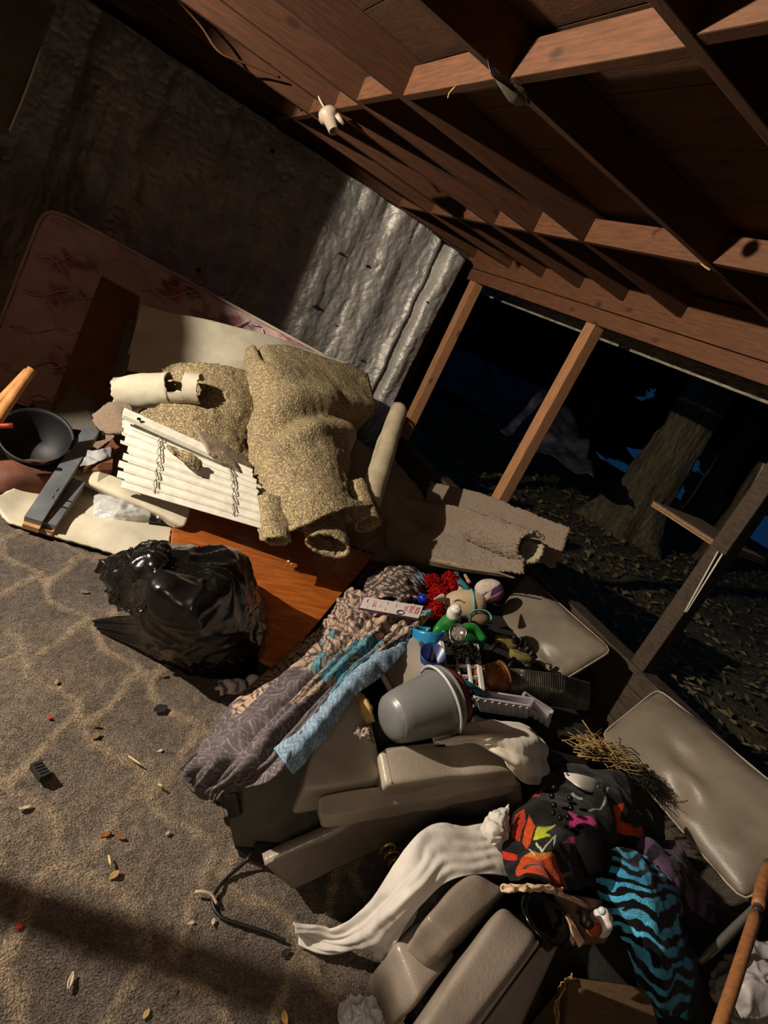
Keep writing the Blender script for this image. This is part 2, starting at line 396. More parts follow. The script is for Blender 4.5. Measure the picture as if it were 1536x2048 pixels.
# ---- left: unseen partition added to shade the back corner, and a stud casting the floor band
wl = thing('wall_left', 'unseen dark partition added left of the room to cast shade, with a stud', None, (-1.6, 2.95, 0), kind='structure')
for i in range(5):
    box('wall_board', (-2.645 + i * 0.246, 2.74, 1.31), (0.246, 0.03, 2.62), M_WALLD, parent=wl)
hexa('wall_board', [(-1.545, 2.725, 0.0), (-1.28, 2.725, 0.0), (-1.28, 2.725, 1.69), (-1.545, 2.725, 1.95), (-1.545, 2.755, 0.0), (-1.28, 2.755, 0.0), (-1.28, 2.755, 1.69), (-1.545, 2.755, 1.95)], M_WALLD, 0.002, wl)  # added end board, slanted to shape the shadow edge at the back
box('stud', (-0.90, 1.604, 0.66), (0.04, 0.05, 1.34), M_POST, parent=wl)  # unseen, placed to cast the shadow band on the carpet
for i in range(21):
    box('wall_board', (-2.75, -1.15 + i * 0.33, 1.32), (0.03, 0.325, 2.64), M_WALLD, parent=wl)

wf = thing('wall_front', 'dark board wall behind the viewer', None, (0, -1.3, 0), kind='structure')
for i in range(24):
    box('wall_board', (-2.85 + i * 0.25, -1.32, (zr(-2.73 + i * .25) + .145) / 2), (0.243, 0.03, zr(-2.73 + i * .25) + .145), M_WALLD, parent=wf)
# lamp body that carries the bulb; hood added to keep light off the near ceiling
wlmp = thing('work_lamp', 'small round work lamp on a thin stand, left of the room', 'lamp', (LAMP[0], LAMP[1], 0))
M_METAL = mat('bare_metal', '8a8a88', '6a6a68', rough=0.35, metal=0.9)
tube('pole', [(LAMP[0] - 0.12, LAMP[1], 0.03), (LAMP[0] - 0.12, LAMP[1], LAMP[2])], 0.012, M_METAL, parent=wlmp)
lathe('base', (LAMP[0] - 0.12, LAMP[1], 0), (LAMP[0] - 0.12, LAMP[1], 0.03), [(0, 0.13), (0.6, 0.13), (1, 0.03)], M_METAL, parent=wlmp)
lathe('hood', LAMP + (-0.11, 0, 0), LAMP + (0.06, 0, 0), [(0, 0), (0, 0.05), (0.3, 0.09), (1, 0.115), (1.0, 0.110), (0.32, 0.085), (0.08, 0.04), (0.08, 0)], M_BLACK, parent=wlmp)

# ================================================================ outside
M_GRND = mat('leaf_litter_ground', '5a5238', '332e1e', rough=0.95, bump=0.8, bscale=25, cscale=12, bdist=0.03)
gxx = np.concatenate([np.linspace(3.1, 12, 110), np.linspace(12.3, 60, 40)]); gyy = np.concatenate([np.linspace(-6, 16, 150), np.linspace(16.5, 60, 40)])
A, B = np.meshgrid(gxx, gyy, indexing='ij'); rr = np.hypot(A, B)
Z = -0.03 + 0.05 * fbm(np.stack([A, B, 0 * A], -1), 1.2, 5) * sstep(3.1, 5, A) - 0.35 * np.maximum(0, rr - 20)
Z -= 0.05 * sstep(3.05, 3.4, A)
Gg = np.stack([A, B, Z], -1); i_ = np.arange(A.size).reshape(A.shape)
tag(mk('ground', Gg.reshape(-1, 3), np.stack([i_[:-1, :-1], i_[1:, :-1], i_[1:, 1:], i_[:-1, 1:]], -1).reshape(-1, 4), M_GRND),
    'dark woodland ground covered in fallen leaves outside', None, kind='structure')
# fallen leaves: nobody could count them
M_LEAF = mat('fallen_leaf', '94875a', '5c4a2a', rough=0.9, cscale=3)
NL = 9000; lx = 3.3 + 9 * RNG.random(NL) ** 1.3; ly = -1 + 13 * RNG.random(NL); V = []; F = []
ang = RNG.random(NL) * 6.28; tl = (RNG.random((NL, 2)) - 0.5) * 0.9; sz = 0.025 + 0.04 * RNG.random(NL)
zz = -0.07 + 0.05 * fbm(np.stack([lx, ly, 0 * lx], -1), 1.2, 5) * sstep(3.1, 5, lx)
for i in range(NL):
    c = math.cos(ang[i]); s = math.sin(ang[i]); n0 = len(V)
    for (p, q, h) in ((-1, 0, 0), (0, -0.5, 0.25), (1, 0, 0), (0, 0.5, 0.25)):
        X_, Y_ = sz[i] * (p * c - q * s), sz[i] * (p * s + q * c)
        V.append((lx[i] + X_, ly[i] + Y_, zz[i] + 0.022 + sz[i] * h * 0.5 + X_ * tl[i, 0] + Y_ * tl[i, 1]))
    F.append((n0, n0 + 1, n0 + 2, n0 + 3))
tag(mk('fallen_leaves', V, F, M_LEAF, None, False), 'scattered fallen leaves over the woodland ground', 'leaves', kind='stuff')

M_BARK = mat('tree_bark', '6b6046', '3a3222', rough=0.95, bump=0.9, bscale=9, cscale=5, stretch=(4, 4, 0.7), bdist=0.05)
M_CROWN = mat('night_foliage', '10140a', '080a05', rough=0.9, cscale=2)
def trunk(name, base, lean, h, r, seed, parent=None, flare=2.2, seg=40, nz=46):
    V = []; base = np.array(base, float)
    for i in range(nz):
        t = i / (nz - 1); z = h * t ** 1.5; rad = r * (1 - 0.35 * t) + r * (flare - 1) * math.exp(-z / (r * 1.3))
        for k in range(seg):
            g = 2 * math.pi * k / seg
            lob = 1 + 0.28 * math.exp(-z / (r * 1.6)) * math.sin(5 * g + seed) + 0.06 * math.sin(9 * g + seed * 2 + z * 1.3)
            V.append(base + np.array([lean[0] * z + rad * lob * math.cos(g), lean[1] * z + rad * lob * math.sin(g), z - 0.15]))
    V = np.array(V); V = V + vvec(V, 3.0, seed) * r * 0.10 + vvec(V, 9.0, seed + 3) * r * 0.05
    F = [(i * seg + k, i * seg + (k + 1) % seg, (i + 1) * seg + (k + 1) % seg, (i + 1) * seg + k) for i in range(nz - 1) for k in range(seg)]
    F.append(tuple((nz - 1) * seg + k for k in range(seg)))
    return mk(name, V, F, M_BARK, parent)
def crown(c, r, seed, parent):
    ell('crown', c, r, M_CROWN, n=22, noise=((r[0] * 0.35, 0.9), (r[0] * 0.25, 3.0), (r[0] * .12, 8)), parent=parent, seed=seed)
t1 = P(1243, 1062, -0.05)
tr = thing('tree', 'thick leaning tree trunk with flared roots outside the opening', 'tree', t1)
trunk('trunk', t1, (0.05, 0.03), 7, 0.36, 2, tr, flare=1.9)
crown(t1 + (0, 0, 7.2), (2.6, 2.6, 2.0), 4, tr)
specs = [((1405, 1010), 13.5, 0.22, 'thin tree trunk standing right of the thick leaning trunk'),
         ((1365, 1040), 15.5, 0.14, 'slim dark tree trunk just behind the thick leaning trunk'),
         ((1480, 1030), 11.5, 0.2, 'bent tree trunk above the small plywood shelf'),
         ((1140, 900), 17, 0.25, 'dark tree trunk behind the second post from the tarp'),
         ((1060, 860), 18, 0.3, 'dark tree trunk far behind the tarp covered heap')]
for i, (pp, D, r, lb) in enumerate(specs):
    b = PD(*pp, D); b[2] = -0.1
    t = thing('tree', lb, 'tree', b, 'trees in the dark wood')
    trunk('trunk', b, (0.04 * (i % 2) - 0.01, 0.03), 7, r, i + 5, t, flare=1.5, seg=20, nz=24)
    crown(b + (0, 0, 5.4 + 0.3 * i), (3.2, 3.0, 2.4), 20 + i, t)
# undergrowth closing the horizon, with gaps where the night sky shows
bl = [((860, 640), 19, 3.6, 2.6), ((960, 700), 20, 3.4, 2.8), ((1070, 760), 21, 3.0, 2.6), ((1350, 800), 21, 0.7, 0.9), ((1540, 890), 20, 1.5, 1.6), ((1225, 700), 22, 2.0, 1.1), ((1440, 840), 24, 1.4, 1.5), ((1420, 1000), 21, 0.9, 1.2),((1040,825),22,1.5,1.4)]
wordy = ['behind the leftmost post', 'behind the tarp covered heap', 'between the heap and second post', 'right behind the thick trunk', 'at the right edge of the opening', 'above the blue gap of sky', 'near the upper right gap of sky', 'low beside the thin trunk','left of the blue gap of sky']
for i, (pp, D, r, h) in enumerate(bl):
    c = PD(*pp, D)
    tag(ell('bush', c, (r, r, h), M_CROWN, n=44, noise=((r * 0.3, 0.8), (r * 0.25, 2.5), (r * .16, 6), (r * .12, 14)), seed=50 + i), 'black night bush ' + wordy[i], 'bush', 'bushes in the dark wood')
# tarp covered heap outside
M_OTARP = mat('outdoor_tarp', '34353a', '242529', rough=0.5, bump=0.4, bscale=20, bdist=0.03)
hp = [[(870, 770, 9.2), (980, 845, 8.6), (1080, 905, 8.2), (1185, 965, 7.8)],
      [(880, 740, 9.6), (985, 800, 9.0), (1085, 860, 8.6), (1180, 925, 8.2)],
      [(905, 700, 10), (990, 735, 9.6), (1090, 790, 9.2), (1165, 865, 8.9)],
      [(930, 700, 10.8), (1000, 745, 10.4), (1090, 800, 10), (1160, 880, 9.6)]]
patch('tarp_heap', hp, M_OTARP, (50, 60), 0.01, ((0.12, 2.5), (0.04, 8)), plane='d', seed=4)
tag(bpy.data.objects['tarp_heap'], 'grey tarp draped over a low heap out in the dark', 'tarp')
# plywood shelf fixed outside the post
M_PLY = mat('plywood', '9a7448', '7a5630', rough=0.7, cscale=8, stretch=(2, 12, 12))
M_PLYT = mat('plywood_face', '6d5a44', '55452f', rough=0.8, cscale=6, stretch=(1.5, 10, 10))
M_WPAINT = mat('white_paint', 'd8d4cc', 'c0bcb2', rough=0.5)
sh = thing('shelf', 'small plywood shelf with white brackets on the right post', 'shelf', (3.25, 2.08, 1.19))
for k in range(4):
    box('ply_layer', (3.245, 2.085, 1.178 + 0.008 * k), (0.46, 0.46, 0.0078), M_PLY if k % 2 == 0 else M_PLYT, parent=sh, bevel=0.001)
for dy in (0.0, 0.055):
    a = PX(1437 + dy * 160, 1104 + dy * 90, 2.97); b = PX(1372 + dy * 60, 1222, 2.96)
    hexa('bracket', [a, a + (0.02, 0.02, 0), a + (0.02, 0.02, -0.01), a + (0, 0, -0.01), b, b + (0.02, 0.02, 0), b + (0.02, 0.02, -0.01), b + (0, 0, -0.01)], M_WPAINT, 0.001, sh)
st = tag(tube('stick', [PX(1530, 930, 3.24), PX(1455, 1065, 3.22), PX(1380, 1190, 3.2), PX(1310, 1290, 3.19)], (0.012, 0.016, 0.012), M_PLYT, n=30, noise=(0.008, 12)), 'crooked bare stick leaning on the right post behind the shelf', 'stick')

# ================================================================ hanging tarp, mattress, boards at the back
M_TARP = mat('silver_tarp', 'b6b2ac', '94908a', rough=0.47, metal=0.35, bump=0.5, bscale=45, bdist=0.012, cscale=5)
NX, NZ = 430, 230
tx = np.linspace(-1.9, 2.86, NX); G = np.zeros((NX, NZ, 3))
for i, x in enumerate(tx):
    top = min(2.163 + (3 - x) * TS - 0.015, np.interp(x, [2.5, 2.86], [2.18, 2.10]) if x > 2.5 else 9)
    G[i, :, 0] = x; G[i, :, 2] = np.linspace(top, 0.02, NZ)
fold = 0.022 * np.sin(G[..., 0] * 13 + 2.0 * vn(G * [1, 1, .35], 1.6, 2)) + 0.03 * fbm(G * [1, 1, 0.2], 3.0, 7) + 0.016 * fbm(G * [1, 1, 0.14], 9.0, 77) + 0.008 * (1 - np.abs(vn(G * [1, 1, .5], 9, 12)) * 2)
right = sstep(2.55, 2.72, G[..., 0]); fold = fold + 0.10 * np.exp(-((G[..., 0] - 2.66) / 0.03) ** 2) - 0.05 * right
crink = 0.007 * (1 - np.abs(vn(G * [1, 1, .5], 12, 30))) ** 3 + 0.006 * (1 - np.abs(vn(G * [1, 1, .7], 26, 31))) ** 3 + 0.0035 * vn(G, 55, 32)
G[..., 1] = 5.27 + fold + crink - 0.05 * sstep(1.4, 0.2, G[..., 2]); G[..., 0] += 0.012 * vn(G, 6, 17)
G[..., 0] += -0.06 * (2.2 - G[..., 2]) * sstep(2.0, 2.8, G[..., 0]) * 0.6
tarp = sheet('tarp', G, M_TARP, 0.003, flip=False)
tag(tarp, 'wrinkled silver grey tarp hung over the whole back wall', 'tarp')
M_HOLE = mat('hole_dark', '060504', '030302', rough=1.0)
for (x, y, s) in ((632, 614, 0.05), (725, 722, 0.035), (855, 605, 0.02), (683, 508, 0.045), (735, 533, 0.03), (672, 650, 0.015)):
    pj = (G.reshape(-1, 3) - EYE) @ ROT; pj = np.stack([768 + FPX * pj[:, 0] / -pj[:, 2], 1024 - FPX * pj[:, 1] / -pj[:, 2]], -1)
    c = G.reshape(-1, 3)[np.argmin(((pj - (x, y)) ** 2).sum(1))] + np.array([0, -0.012, 0]); n = 9; V = []
    for k in range(n):
        g = 2 * math.pi * k / n; r = s * random.uniform(0.35, 1.0); V.append(c + (r * math.cos(g), 0, r * 0.45 * math.sin(g)))
    V = V + [v + np.array([0, 0.012, 0]) for v in V]
    mk('tear', V, [tuple(range(n))] + [tuple(range(2 * n - 1, n - 1, -1))] + [(k, k + n, (k + 1) % n + n, (k + 1) % n) for k in range(n)], M_HOLE, tarp, False)
for (x, y) in ((545, 302), (397, 540)):
    c = PY(x, y, 5.16); lathe('grommet', c, c + (0, -0.008, 0), [(0, 0.022), (1, 0.02), (1, 0.01), (0, 0.01)], M_METAL, parent=tarp, seg=16)

# grey panel and board at the upper left
gp = [PY(-150, -160, 4.45), PY(112, 10, 4.45), PY(15, 268, 4.45), PY(-230, 300, 4.45)]
pn = tag(hexa('panel', off8(gp, (0, 0.04, 0)), M_GREYB, 0.004), 'dull grey upright panel at the far left under the rafters', 'panel')
tube('edge_highlight', [PY(82, 95, 4.44), PY(48, 190, 4.44), PY(18, 262, 4.44)], 0.006, M_WPAINT, n=8, parent=pn)  # white strip painted in as the highlight along the panel edge
gp = [PY(205, -40, 4.9), PY(282, -40, 4.9), PY(275, 36, 4.9), PY(228, 8, 4.9)]
tag(hexa('board', off8(gp, (0, 0.03, 0)), M_GREYB, 0.003), 'pale board end hanging at the top beside the dark tarp', 'board')

# ---- mattress
def col_matt(p, X):
    s = (p[:, 0] + 1) / 2 * 2.15; t = (p[:, 1] + 1) / 2 * 1.2
    q = np.stack([s, t, 0 * s], -1)
    c = np.tile(np.array(lin('cfb2ae')), (len(s), 1)) * (1 + 0.08 * fbm(q, 5, 3))[:, None]
    w = 0.055 * np.sin(s * 2 * math.pi / 0.33); d = np.full(len(s), 9.0)
    for sg in (1, -1):
        f = ((t + sg * w + 0.02 * np.sin(s * 41)) / 0.24 + (0.5 if sg > 0 else 0)) % 1.0
        d = np.minimum(d, np.abs(f - 0.5) * 0.24)
    rg = np.random.default_rng(3)
    for i in range(26):
        cx, cy = rg.random() * 2.15, rg.random() * 1.2; r = 0.07 + 0.05 * rg.random()
        dd = np.hypot(s - cx, t - cy) / r; pet = dd + 0.45 * fbm(q + i, 24, i) + 0.18 * np.sin(5 * np.arctan2(t - cy, s - cx))
        c = mixc(c, np.array(lin('7c3450')), (1 - sstep(0.45, 0.75, pet)) * 0.85)
        c = mixc(c, np.array(lin('d98aa0')), (1 - sstep(0.2, 0.35, pet)) * 0.7)
        lf = np.hypot(s - cx - r * 1.1, t - cy + r * 0.5) / r * 1.4 + 0.5 * fbm(q, 30, i + 40)
        c = mixc(c, np.array(lin('5d4450')), (1 - sstep(0.4, 0.6, lf)) * 0.7)
    return c
M_MATT = mat('mattress_ticking', 'ffffff', 'e8e4e0', rough=0.55, bump=0.35, bscale=14, attr=True, bdist=0.02, sheen=0.3)
M_PIPE = mat('mattress_piping', 'cbb9a8', 'b7a494', rough=0.6)
TL = PY(92, 408, 4.78); TR = PY(705, 742, 4.52)
dn = np.array([-0.10, -0.45, -1.14])
f4 = [TL, TR, TR + np.array([-0.08, -0.36, -0.93]), TL + dn]
nrm = np.cross(f4[1] - f4[0], f4[3] - f4[0]); nrm /= np.linalg.norm(nrm); nrm = nrm if nrm[1] > 0 else -nrm
mt = thing('mattress', 'pink floral quilted mattress leaning on its side against the tarp', 'mattress', (f4[3] + f4[2]) / 2)
c8 = off8(f4, nrm * 0.2)
p, F = cube_grid(90); p = p.copy(); k = 16; s = (np.abs(p) ** k).sum(1, keepdims=True) ** (1 / k); p = p / s
r_ = 0.10; ctrx = np.abs(p[:, 0]); X = tri(p, c8)
fr = sstep(0.5, 1.0, p[:, 2]); s_ = (p[:, 0] + 1) / 2 * 2.15; t_ = (p[:, 1] + 1) / 2 * 1.2
X = X + nrm * (fr * 0.012 * (np.cos(s_ * 2 * math.pi / 0.33) * np.cos(t_ * 2 * math.pi / 0.24)))[:, None] * -1
mk('ticking', X, F, M_MATT, mt, True, np.clip(col_matt(p, X), 0, 1))
for zo in (0.004, 0.196):
    q = []
    for g in np.linspace(0, 2 * math.pi, 121):
        u, v = math.cos(g), math.sin(g); s = (abs(u) ** 16 + abs(v) ** 16) ** (1 / 16); u, v = u / s, v / s
        q.append(tri(np.array([[u * 1.005, v * 1.005, 1.0]]), c8)[0] + nrm * zo)
    tube('piping', q, 0.011, M_PIPE, parent=mt, seg=6)

emb = []
for sg in (1, -1):
    for j in range(-1, 7):
        q = []
        for s_ in np.linspace(0.05, 2.10, 110):
            t_ = j * 0.24 + (0.12 if sg > 0 else 0) - sg * 0.075 * math.sin(s_ * 2 * math.pi / 0.42) + 0.02 * math.sin(s_ * 17 + j)
            if 0.04 < t_ < 1.16:
                q.append(tri(np.array([[s_ / 2.15 * 2 - 1, t_ / 1.2 * 2 - 1, 1.0]]), c8)[0] - nrm * 0.0125)
            else:
                if len(q) > 4: emb.append(tubedata(q, 0.0045, 4))
                q = []
        if len(q) > 4: emb.append(tubedata(q, 0.0045, 4))
tag(joined('trellis_stitching', emb, mat('trellis_thread', 'dccfc4', 'c8bab0', rough=0.6), mt), kind='stuff')
# ---- boards and sheets leaning on the mattress
M_CARD = mat('brown_cardboard', '6e4626', '58371e', rough=0.85)
f4 = [PY(203, 552, 4.35), PY(280, 594, 4.3), PY(232, 850, 3.75), PY(80, 872, 3.6)]
tag(hexa('cardboard_sheet', off8(f4, (0, 0.012, 0)), M_CARD, 0.002), 'tall brown cardboard sheet leaning on the pink mattress', 'cardboard')
M_WFOAM = mat('white_foam_board', 'b8b2a4', 'a29c8e', rough=0.8, bump=0.1, bscale=120)
f4 = [PY(254, 640, 4.1), PY(278, 640, 4.1), PY(242, 790, 3.7), PY(216, 780, 3.68)]
tag(hexa('foam_strip', off8(f4, (0, 0.03, 0)), M_GREYB, 0.003), 'narrow grey strip standing beside the brown cardboard', 'board')
M_CRB = mat('carpet_backing', 'c6c0ae', 'aea792', rough=0.85, bump=0.35, bscale=260, bdist=0.004, cscale=5, backcol='8a7a66')
ws = patch('carpet_sheet', [[(282, 608, 4.12), (420, 642, 4.14), (560, 680, 4.2), (700, 728, 4.3)], [(268, 665, 4.02), (390, 690, 4.02), (520, 715, 4.05), (650, 735, 4.2)], [(247, 740, 3.85), (340, 760, 3.8), (480, 790, 3.8), (600, 830, 3.9)]],
           M_CRB, (30, 40), 0.012, ((0.012, 3),), plane='y', seed=3)
tag(ws, 'stiff off-white carpet sheet, backing outward, leaning below the mattress edge', 'carpet')
f4 = [PY(148, 765, 3.75), PY(196, 812, 3.7), PY(198, 866, 3.5), PY(92, 850, 3.45)]
tag(hexa('grey_card', off8(f4, (0, 0.012, 0.002)), M_GREYB, 0.002), 'dim grey card corner standing between bowl and cardboard', 'board')

# ---- heap under the remnants
M_CPT = mat('brown_carpet', '9c8672', '77644f', rough=0.97, bump=1.0, bscale=170, cscale=140, bdist=0.012, sheen=0.25, spec=0.1, backcol='b8ab90')
hm = [[(-.05, 4.3, .02), (.6, 4.35, .02), (1.4, 4.4, .02), (2.3, 4.6, .02), (2.85, 4.7, .02)],
      [(.0, 4.05, .12), (.6, 4.0, .45), (1.4, 4.0, .62), (2.2, 4.1, .5), (2.8, 4.3, .3)],
      [(.1, 3.6, .1), (.6, 3.6, .38), (1.3, 3.5, .5), (2.1, 3.7, .42), (2.75, 3.8, .25)],
      [(.25, 3.42, .05), (.7, 3.42, .26), (1.3, 3.3, .36), (2.0, 3.45, .28), (2.65, 3.4, .12)],
      [(.3, 3.3, .01), (.75, 3.28, .01), (1.4, 3.15, .01), (2.0, 3.25, .01), (2.6, 3.2, .01)]]
tag(patch('carpet_heap', [[np.array(c) for c in r] for r in hm], M_CPT, (60, 60), 0.012, ((0.03, 4), (0.01, 20)), plane=None, seed=9), 'dark crumpled brown carpet heaped underneath the foam padding', 'carpet')

# ---- bonded foam carpet padding
M_FOAM = mat('bonded_foam', '988a6e', '7c7058', rough=0.95, bump=0.8, bscale=80, bdist=0.012, spec=0.1,
             vor=(165, ['8c8068', 'bda878', '665d50', 'a39270', '54504a', 'd0bd8c', '8a7a60', '7e828a', 'ab9870', '625748', 'c2ae84', '948876'], 0.75), cscale=5)
fm = thing('foam_padding', 'large speckled foam carpet padding draped down over the heap', 'padding', (1.3, 3.2, 0.3))
C = [[(492, 700, 4.0), (522, 690, 4.02), (620, 706, 4.1), (735, 748, 4.2)],
     [(489, 745, 3.82), (545, 735, 3.7), (650, 770, 3.8), (746, 800, 4.0)],
     [(492, 820, 3.55), (570, 810, 3.45), (660, 830, 3.5), (747, 860, 3.75)],
     [(497, 900, 3.25), (575, 890, 3.12), (660, 890, 3.2), (742, 925, 3.5)],
     [(508, 1000, 2.92), (580, 985, 2.78), (660, 970, 2.85), (732, 980, 3.1)],
     [(520, 1082, 2.66), (590, 1058, 2.58), (670, 1025, 2.66), (745, 1012, 2.88)]]
def fold_foam(G, nn):
    nu, nv = G.shape[:2]; u, v = np.meshgrid(np.linspace(0, 1, nu), np.linspace(0, 1, nv), indexing='ij')
    sgn = np.sign(nn[..., 1:2].mean()) * -1
    w = u + 0.16 * np.sin(v * 2.6 - 0.6)
    bump = 0.035 * np.exp(-((w - 0.42) / 0.06) ** 2) - 0.045 * np.exp(-((w - 0.53) / 0.045) ** 2) + 0.03 * np.exp(-((w - 0.64) / 0.05) ** 2)
    bump = bump * sstep(0.0, 0.25, v)
    bump -= 0.22 * sstep(0.80, 1.0, v) * sstep(0.25, 0.4, u) * (1 - sstep(0.85, 0.95, u))
    bump -= 0.05 * np.exp(-((v - 0.3) / 0.05) ** 2) * (1 - sstep(0.1, 0.2, u))
    return G + nn * sgn * bump[..., None]
patch('padding_sheet', C, M_FOAM, (110, 80), 0.016, ((0.014, 5), (0.004, 30)), plane='y', parent=fm, fn=fold_foam, ragged=0.006)
roll('rolled_edge', P(735, 1050, 0.42), P(705, 975, 0.52), 0.06, 0.078, 1.15, M_FOAM, 0.014, start=2.4, parent=fm, ragged=0.008, noise=((0.008, 14),))
roll('rolled_edge', P(556, 1084, 0.34), P(540, 1000, 0.44), 0.05, 0.07, 1.1, M_FOAM, 0.014, start=2.2, parent=fm, ragged=0.008, sq=0.55, noise=((0.008, 14),))
tube('loose_thread', [P(760, 1072, 0.24), P(738, 1088, 0.24), P(718, 1102, 0.24)], 0.0015, M_WPAINT, seg=4, n=8, parent=fm)
roll('padding_roll', P(655, 1092, 0.36), P(640, 1000, 0.42), 0.10, 0.125, 1.1, M_FOAM, 0.016, start=-2.2, ragged=0.012, sq=0.52, noise=((0.012, 10),))
tag(bpy.data.objects['padding_roll'], 'short speckled foam roll with an open end under the draped padding', 'padding')
fl2 = patch('foam_piece', [[(322, 738, 3.78), (380, 728, 3.76), (440, 734, 3.76), (505, 745, 3.8)], [(345, 790, 3.55), (400, 785, 3.5), (450, 800, 3.5), (505, 810, 3.55)], [(300, 820, 3.4), (380, 850, 3.3), (450, 865, 3.3), (505, 880, 3.4)], [(245, 838, 3.35), (340, 880, 3.2), (430, 915, 3.15), (505, 930, 3.25)]],
            M_FOAM, (60, 60), 0.014, ((0.02, 5), (0.005, 30)), plane='y', ragged=0.01, seed=13)
tag(fl2, 'ragged speckled foam piece left of the draped padding', 'padding')
tag(patch('carpet_scrap', [[(188, 830, 3.5), (225, 805, 3.5), (262, 812, 3.5)], [(192, 850, 3.4), (230, 840, 3.35), (268, 845, 3.38)], [(205, 868, 3.3), (245, 868, 3.25), (280, 862, 3.3)]], M_CPT, (24, 24), 0.02, ((0.015, 9),), plane='y', ragged=0.01), 'torn brown carpet scrap above the white blinds bundle', 'carpet')
tag(patch('carpet_scrap', [[(395, 860, 3.12), (440, 885, 3.1), (505, 930, 3.1)], [(420, 905, 3.0), (460, 930, 2.98), (512, 985, 2.98)]], M_CPT, (24, 24), 0.02, ((0.015, 9),), plane='y', ragged=0.012, seed=3), 'brown carpet scrap wedged between blinds and draped padding', 'carpet')
# ---- small cream carpet tube with a gap
tb = thing('carpet_tube', 'short cream carpet tube with a torn gap, lying on the foam', 'carpet', P(310, 800, 0.5))
a = PY(236, 787, 3.6); b = PY(342, 777, 3.5); c = PY(372, 776, 3.47); d = PY(402, 778, 3.44)
roll('tube_wall', a, b, 0.082, 0.086, 0.98, M_CRB, 0.012, start=0.5, parent=tb, ragged=0.008, noise=((0.006, 12),))
roll('tube_wall', c, d, 0.082, 0.078, 0.95, M_CRB, 0.012, start=0.5, parent=tb, ragged=0.012, noise=((0.006, 12),))
roll('tube_wall', b, c, 0.08, 0.08, 0.55, M_CRB, 0.012, start=3.2, parent=tb, ragged=0.012, noise=((0.006, 12),))
# ---- tall thin carpet roll
tr_ = roll('carpet_roll', PY(797, 818, 3.75), PY(735, 1010, 3.15), 0.045, 0.06, 2.4, mat('pale_backing', 'b3a68c', '988b72', rough=0.9, bump=0.3, bscale=200, bdist=0.004), 0.008, sq=1, ragged=0.004, noise=((0.008, 6),), nv=40, grow=0.35)
tag(tr_, 'slim tall carpet roll, pale backing outward, standing beside the padding', 'carpet')
# ---- big brown carpet curl against the knee wall
bc = thing('carpet_piece', 'large brown carpet piece curling up against the open wall', 'carpet', (2.4, 3.0, 0.1))
def fuzz(G, nn): return G + nn * (0.006 * vn(G, 70, 3) + 0.004 * vn(G, 140, 5))[..., None]
patch('flap', [[(862, 966, 2.92), (950, 985, 2.93), (1050, 1022, 2.93), (1138, 1056, 2.92)], [(850, 1010, 2.78), (940, 1040, 2.82), (1040, 1068, 2.84), (1128, 1092, 2.86)], [(842, 1060, 2.66), (930, 1085, 2.7), (1020, 1105, 2.76), (1108, 1136, 2.78)]],
      M_CPT, (70, 90), 0.022, ((0.012, 5),), plane='x', parent=bc, fn=fuzz, ragged=0.006)
patch('trough', [[(770, 985, 2.26), (850, 1005, 2.58), (930, 1018, 2.72), (1010, 1050, 2.72), (1062, 1066, 2.66)],
                 [(772, 1040, 2.20), (845, 1058, 2.58), (930, 1068, 2.66), (1000, 1088, 2.64), (1046, 1092, 2.56)],
                 [(775, 1085, 2.1), (830, 1112, 2.22), (910, 1130, 2.34), (990, 1142, 2.42), (1045, 1142, 2.44)]],
      M_CPT, (80, 110), 0.024, ((0.012, 6),), plane='x', parent=bc, fn=fuzz, ragged=0.006)
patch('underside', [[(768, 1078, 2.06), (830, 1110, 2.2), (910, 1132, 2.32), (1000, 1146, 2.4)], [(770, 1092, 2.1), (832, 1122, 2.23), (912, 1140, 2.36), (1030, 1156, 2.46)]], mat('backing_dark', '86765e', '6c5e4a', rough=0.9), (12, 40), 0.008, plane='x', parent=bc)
roll('curled_end', PX(1062, 1098, 2.52), PX(955, 1058, 2.62), 0.085, 0.095, 0.93, M_CPT, 0.02, start=2.6, parent=bc, ragged=0.008, sq=1.0, flip=False, nu=150, nv=90, noise=((0.012, 10), (0.007, 75)))
# ---- cream carpet backing on the floor at left
cb = [[(-20, 1000, .06), (60, 965, .06), (160, 930, .10), (290, 950, .13), (360, 990, .1)], [(0, 1030, .03), (90, 1000, .03), (200, 985, .05), (290, 1010, .08), (352, 1030, .08)],
      [(8, 1040, .02), (110, 1040, .03), (210, 1050, .09), (280, 1060, .10), (340, 1075, .09)], [(20, 1050, .01), (110, 1075, .015), (215, 1105, .02), (280, 1130, .03), (330, 1160, .03)]]
tag(patch('carpet_offcut', cb, M_CRB, (50, 60), 0.014, ((0.012, 6),), ragged=0.006, seed=8, flip=False), 'cream ribbed carpet offcut lying on the floor below the blinds', 'carpet')
tag(patch('carpet_offcut', [[(165, 935, .16), (230, 955, .2), (300, 985, .2), (380, 1020, .2)], [(150, 955, .12), (225, 985, .17), (300, 1015, .18), (370, 1050, .16)], [(165, 965, .07), (230, 1000, .1), (300, 1030, .12), (350, 1055, .12)]], M_CRB, (30, 40), 0.014, ((0.01, 6),), seed=18), 'rounded cream carpet offcut directly under the white blinds', 'carpet')
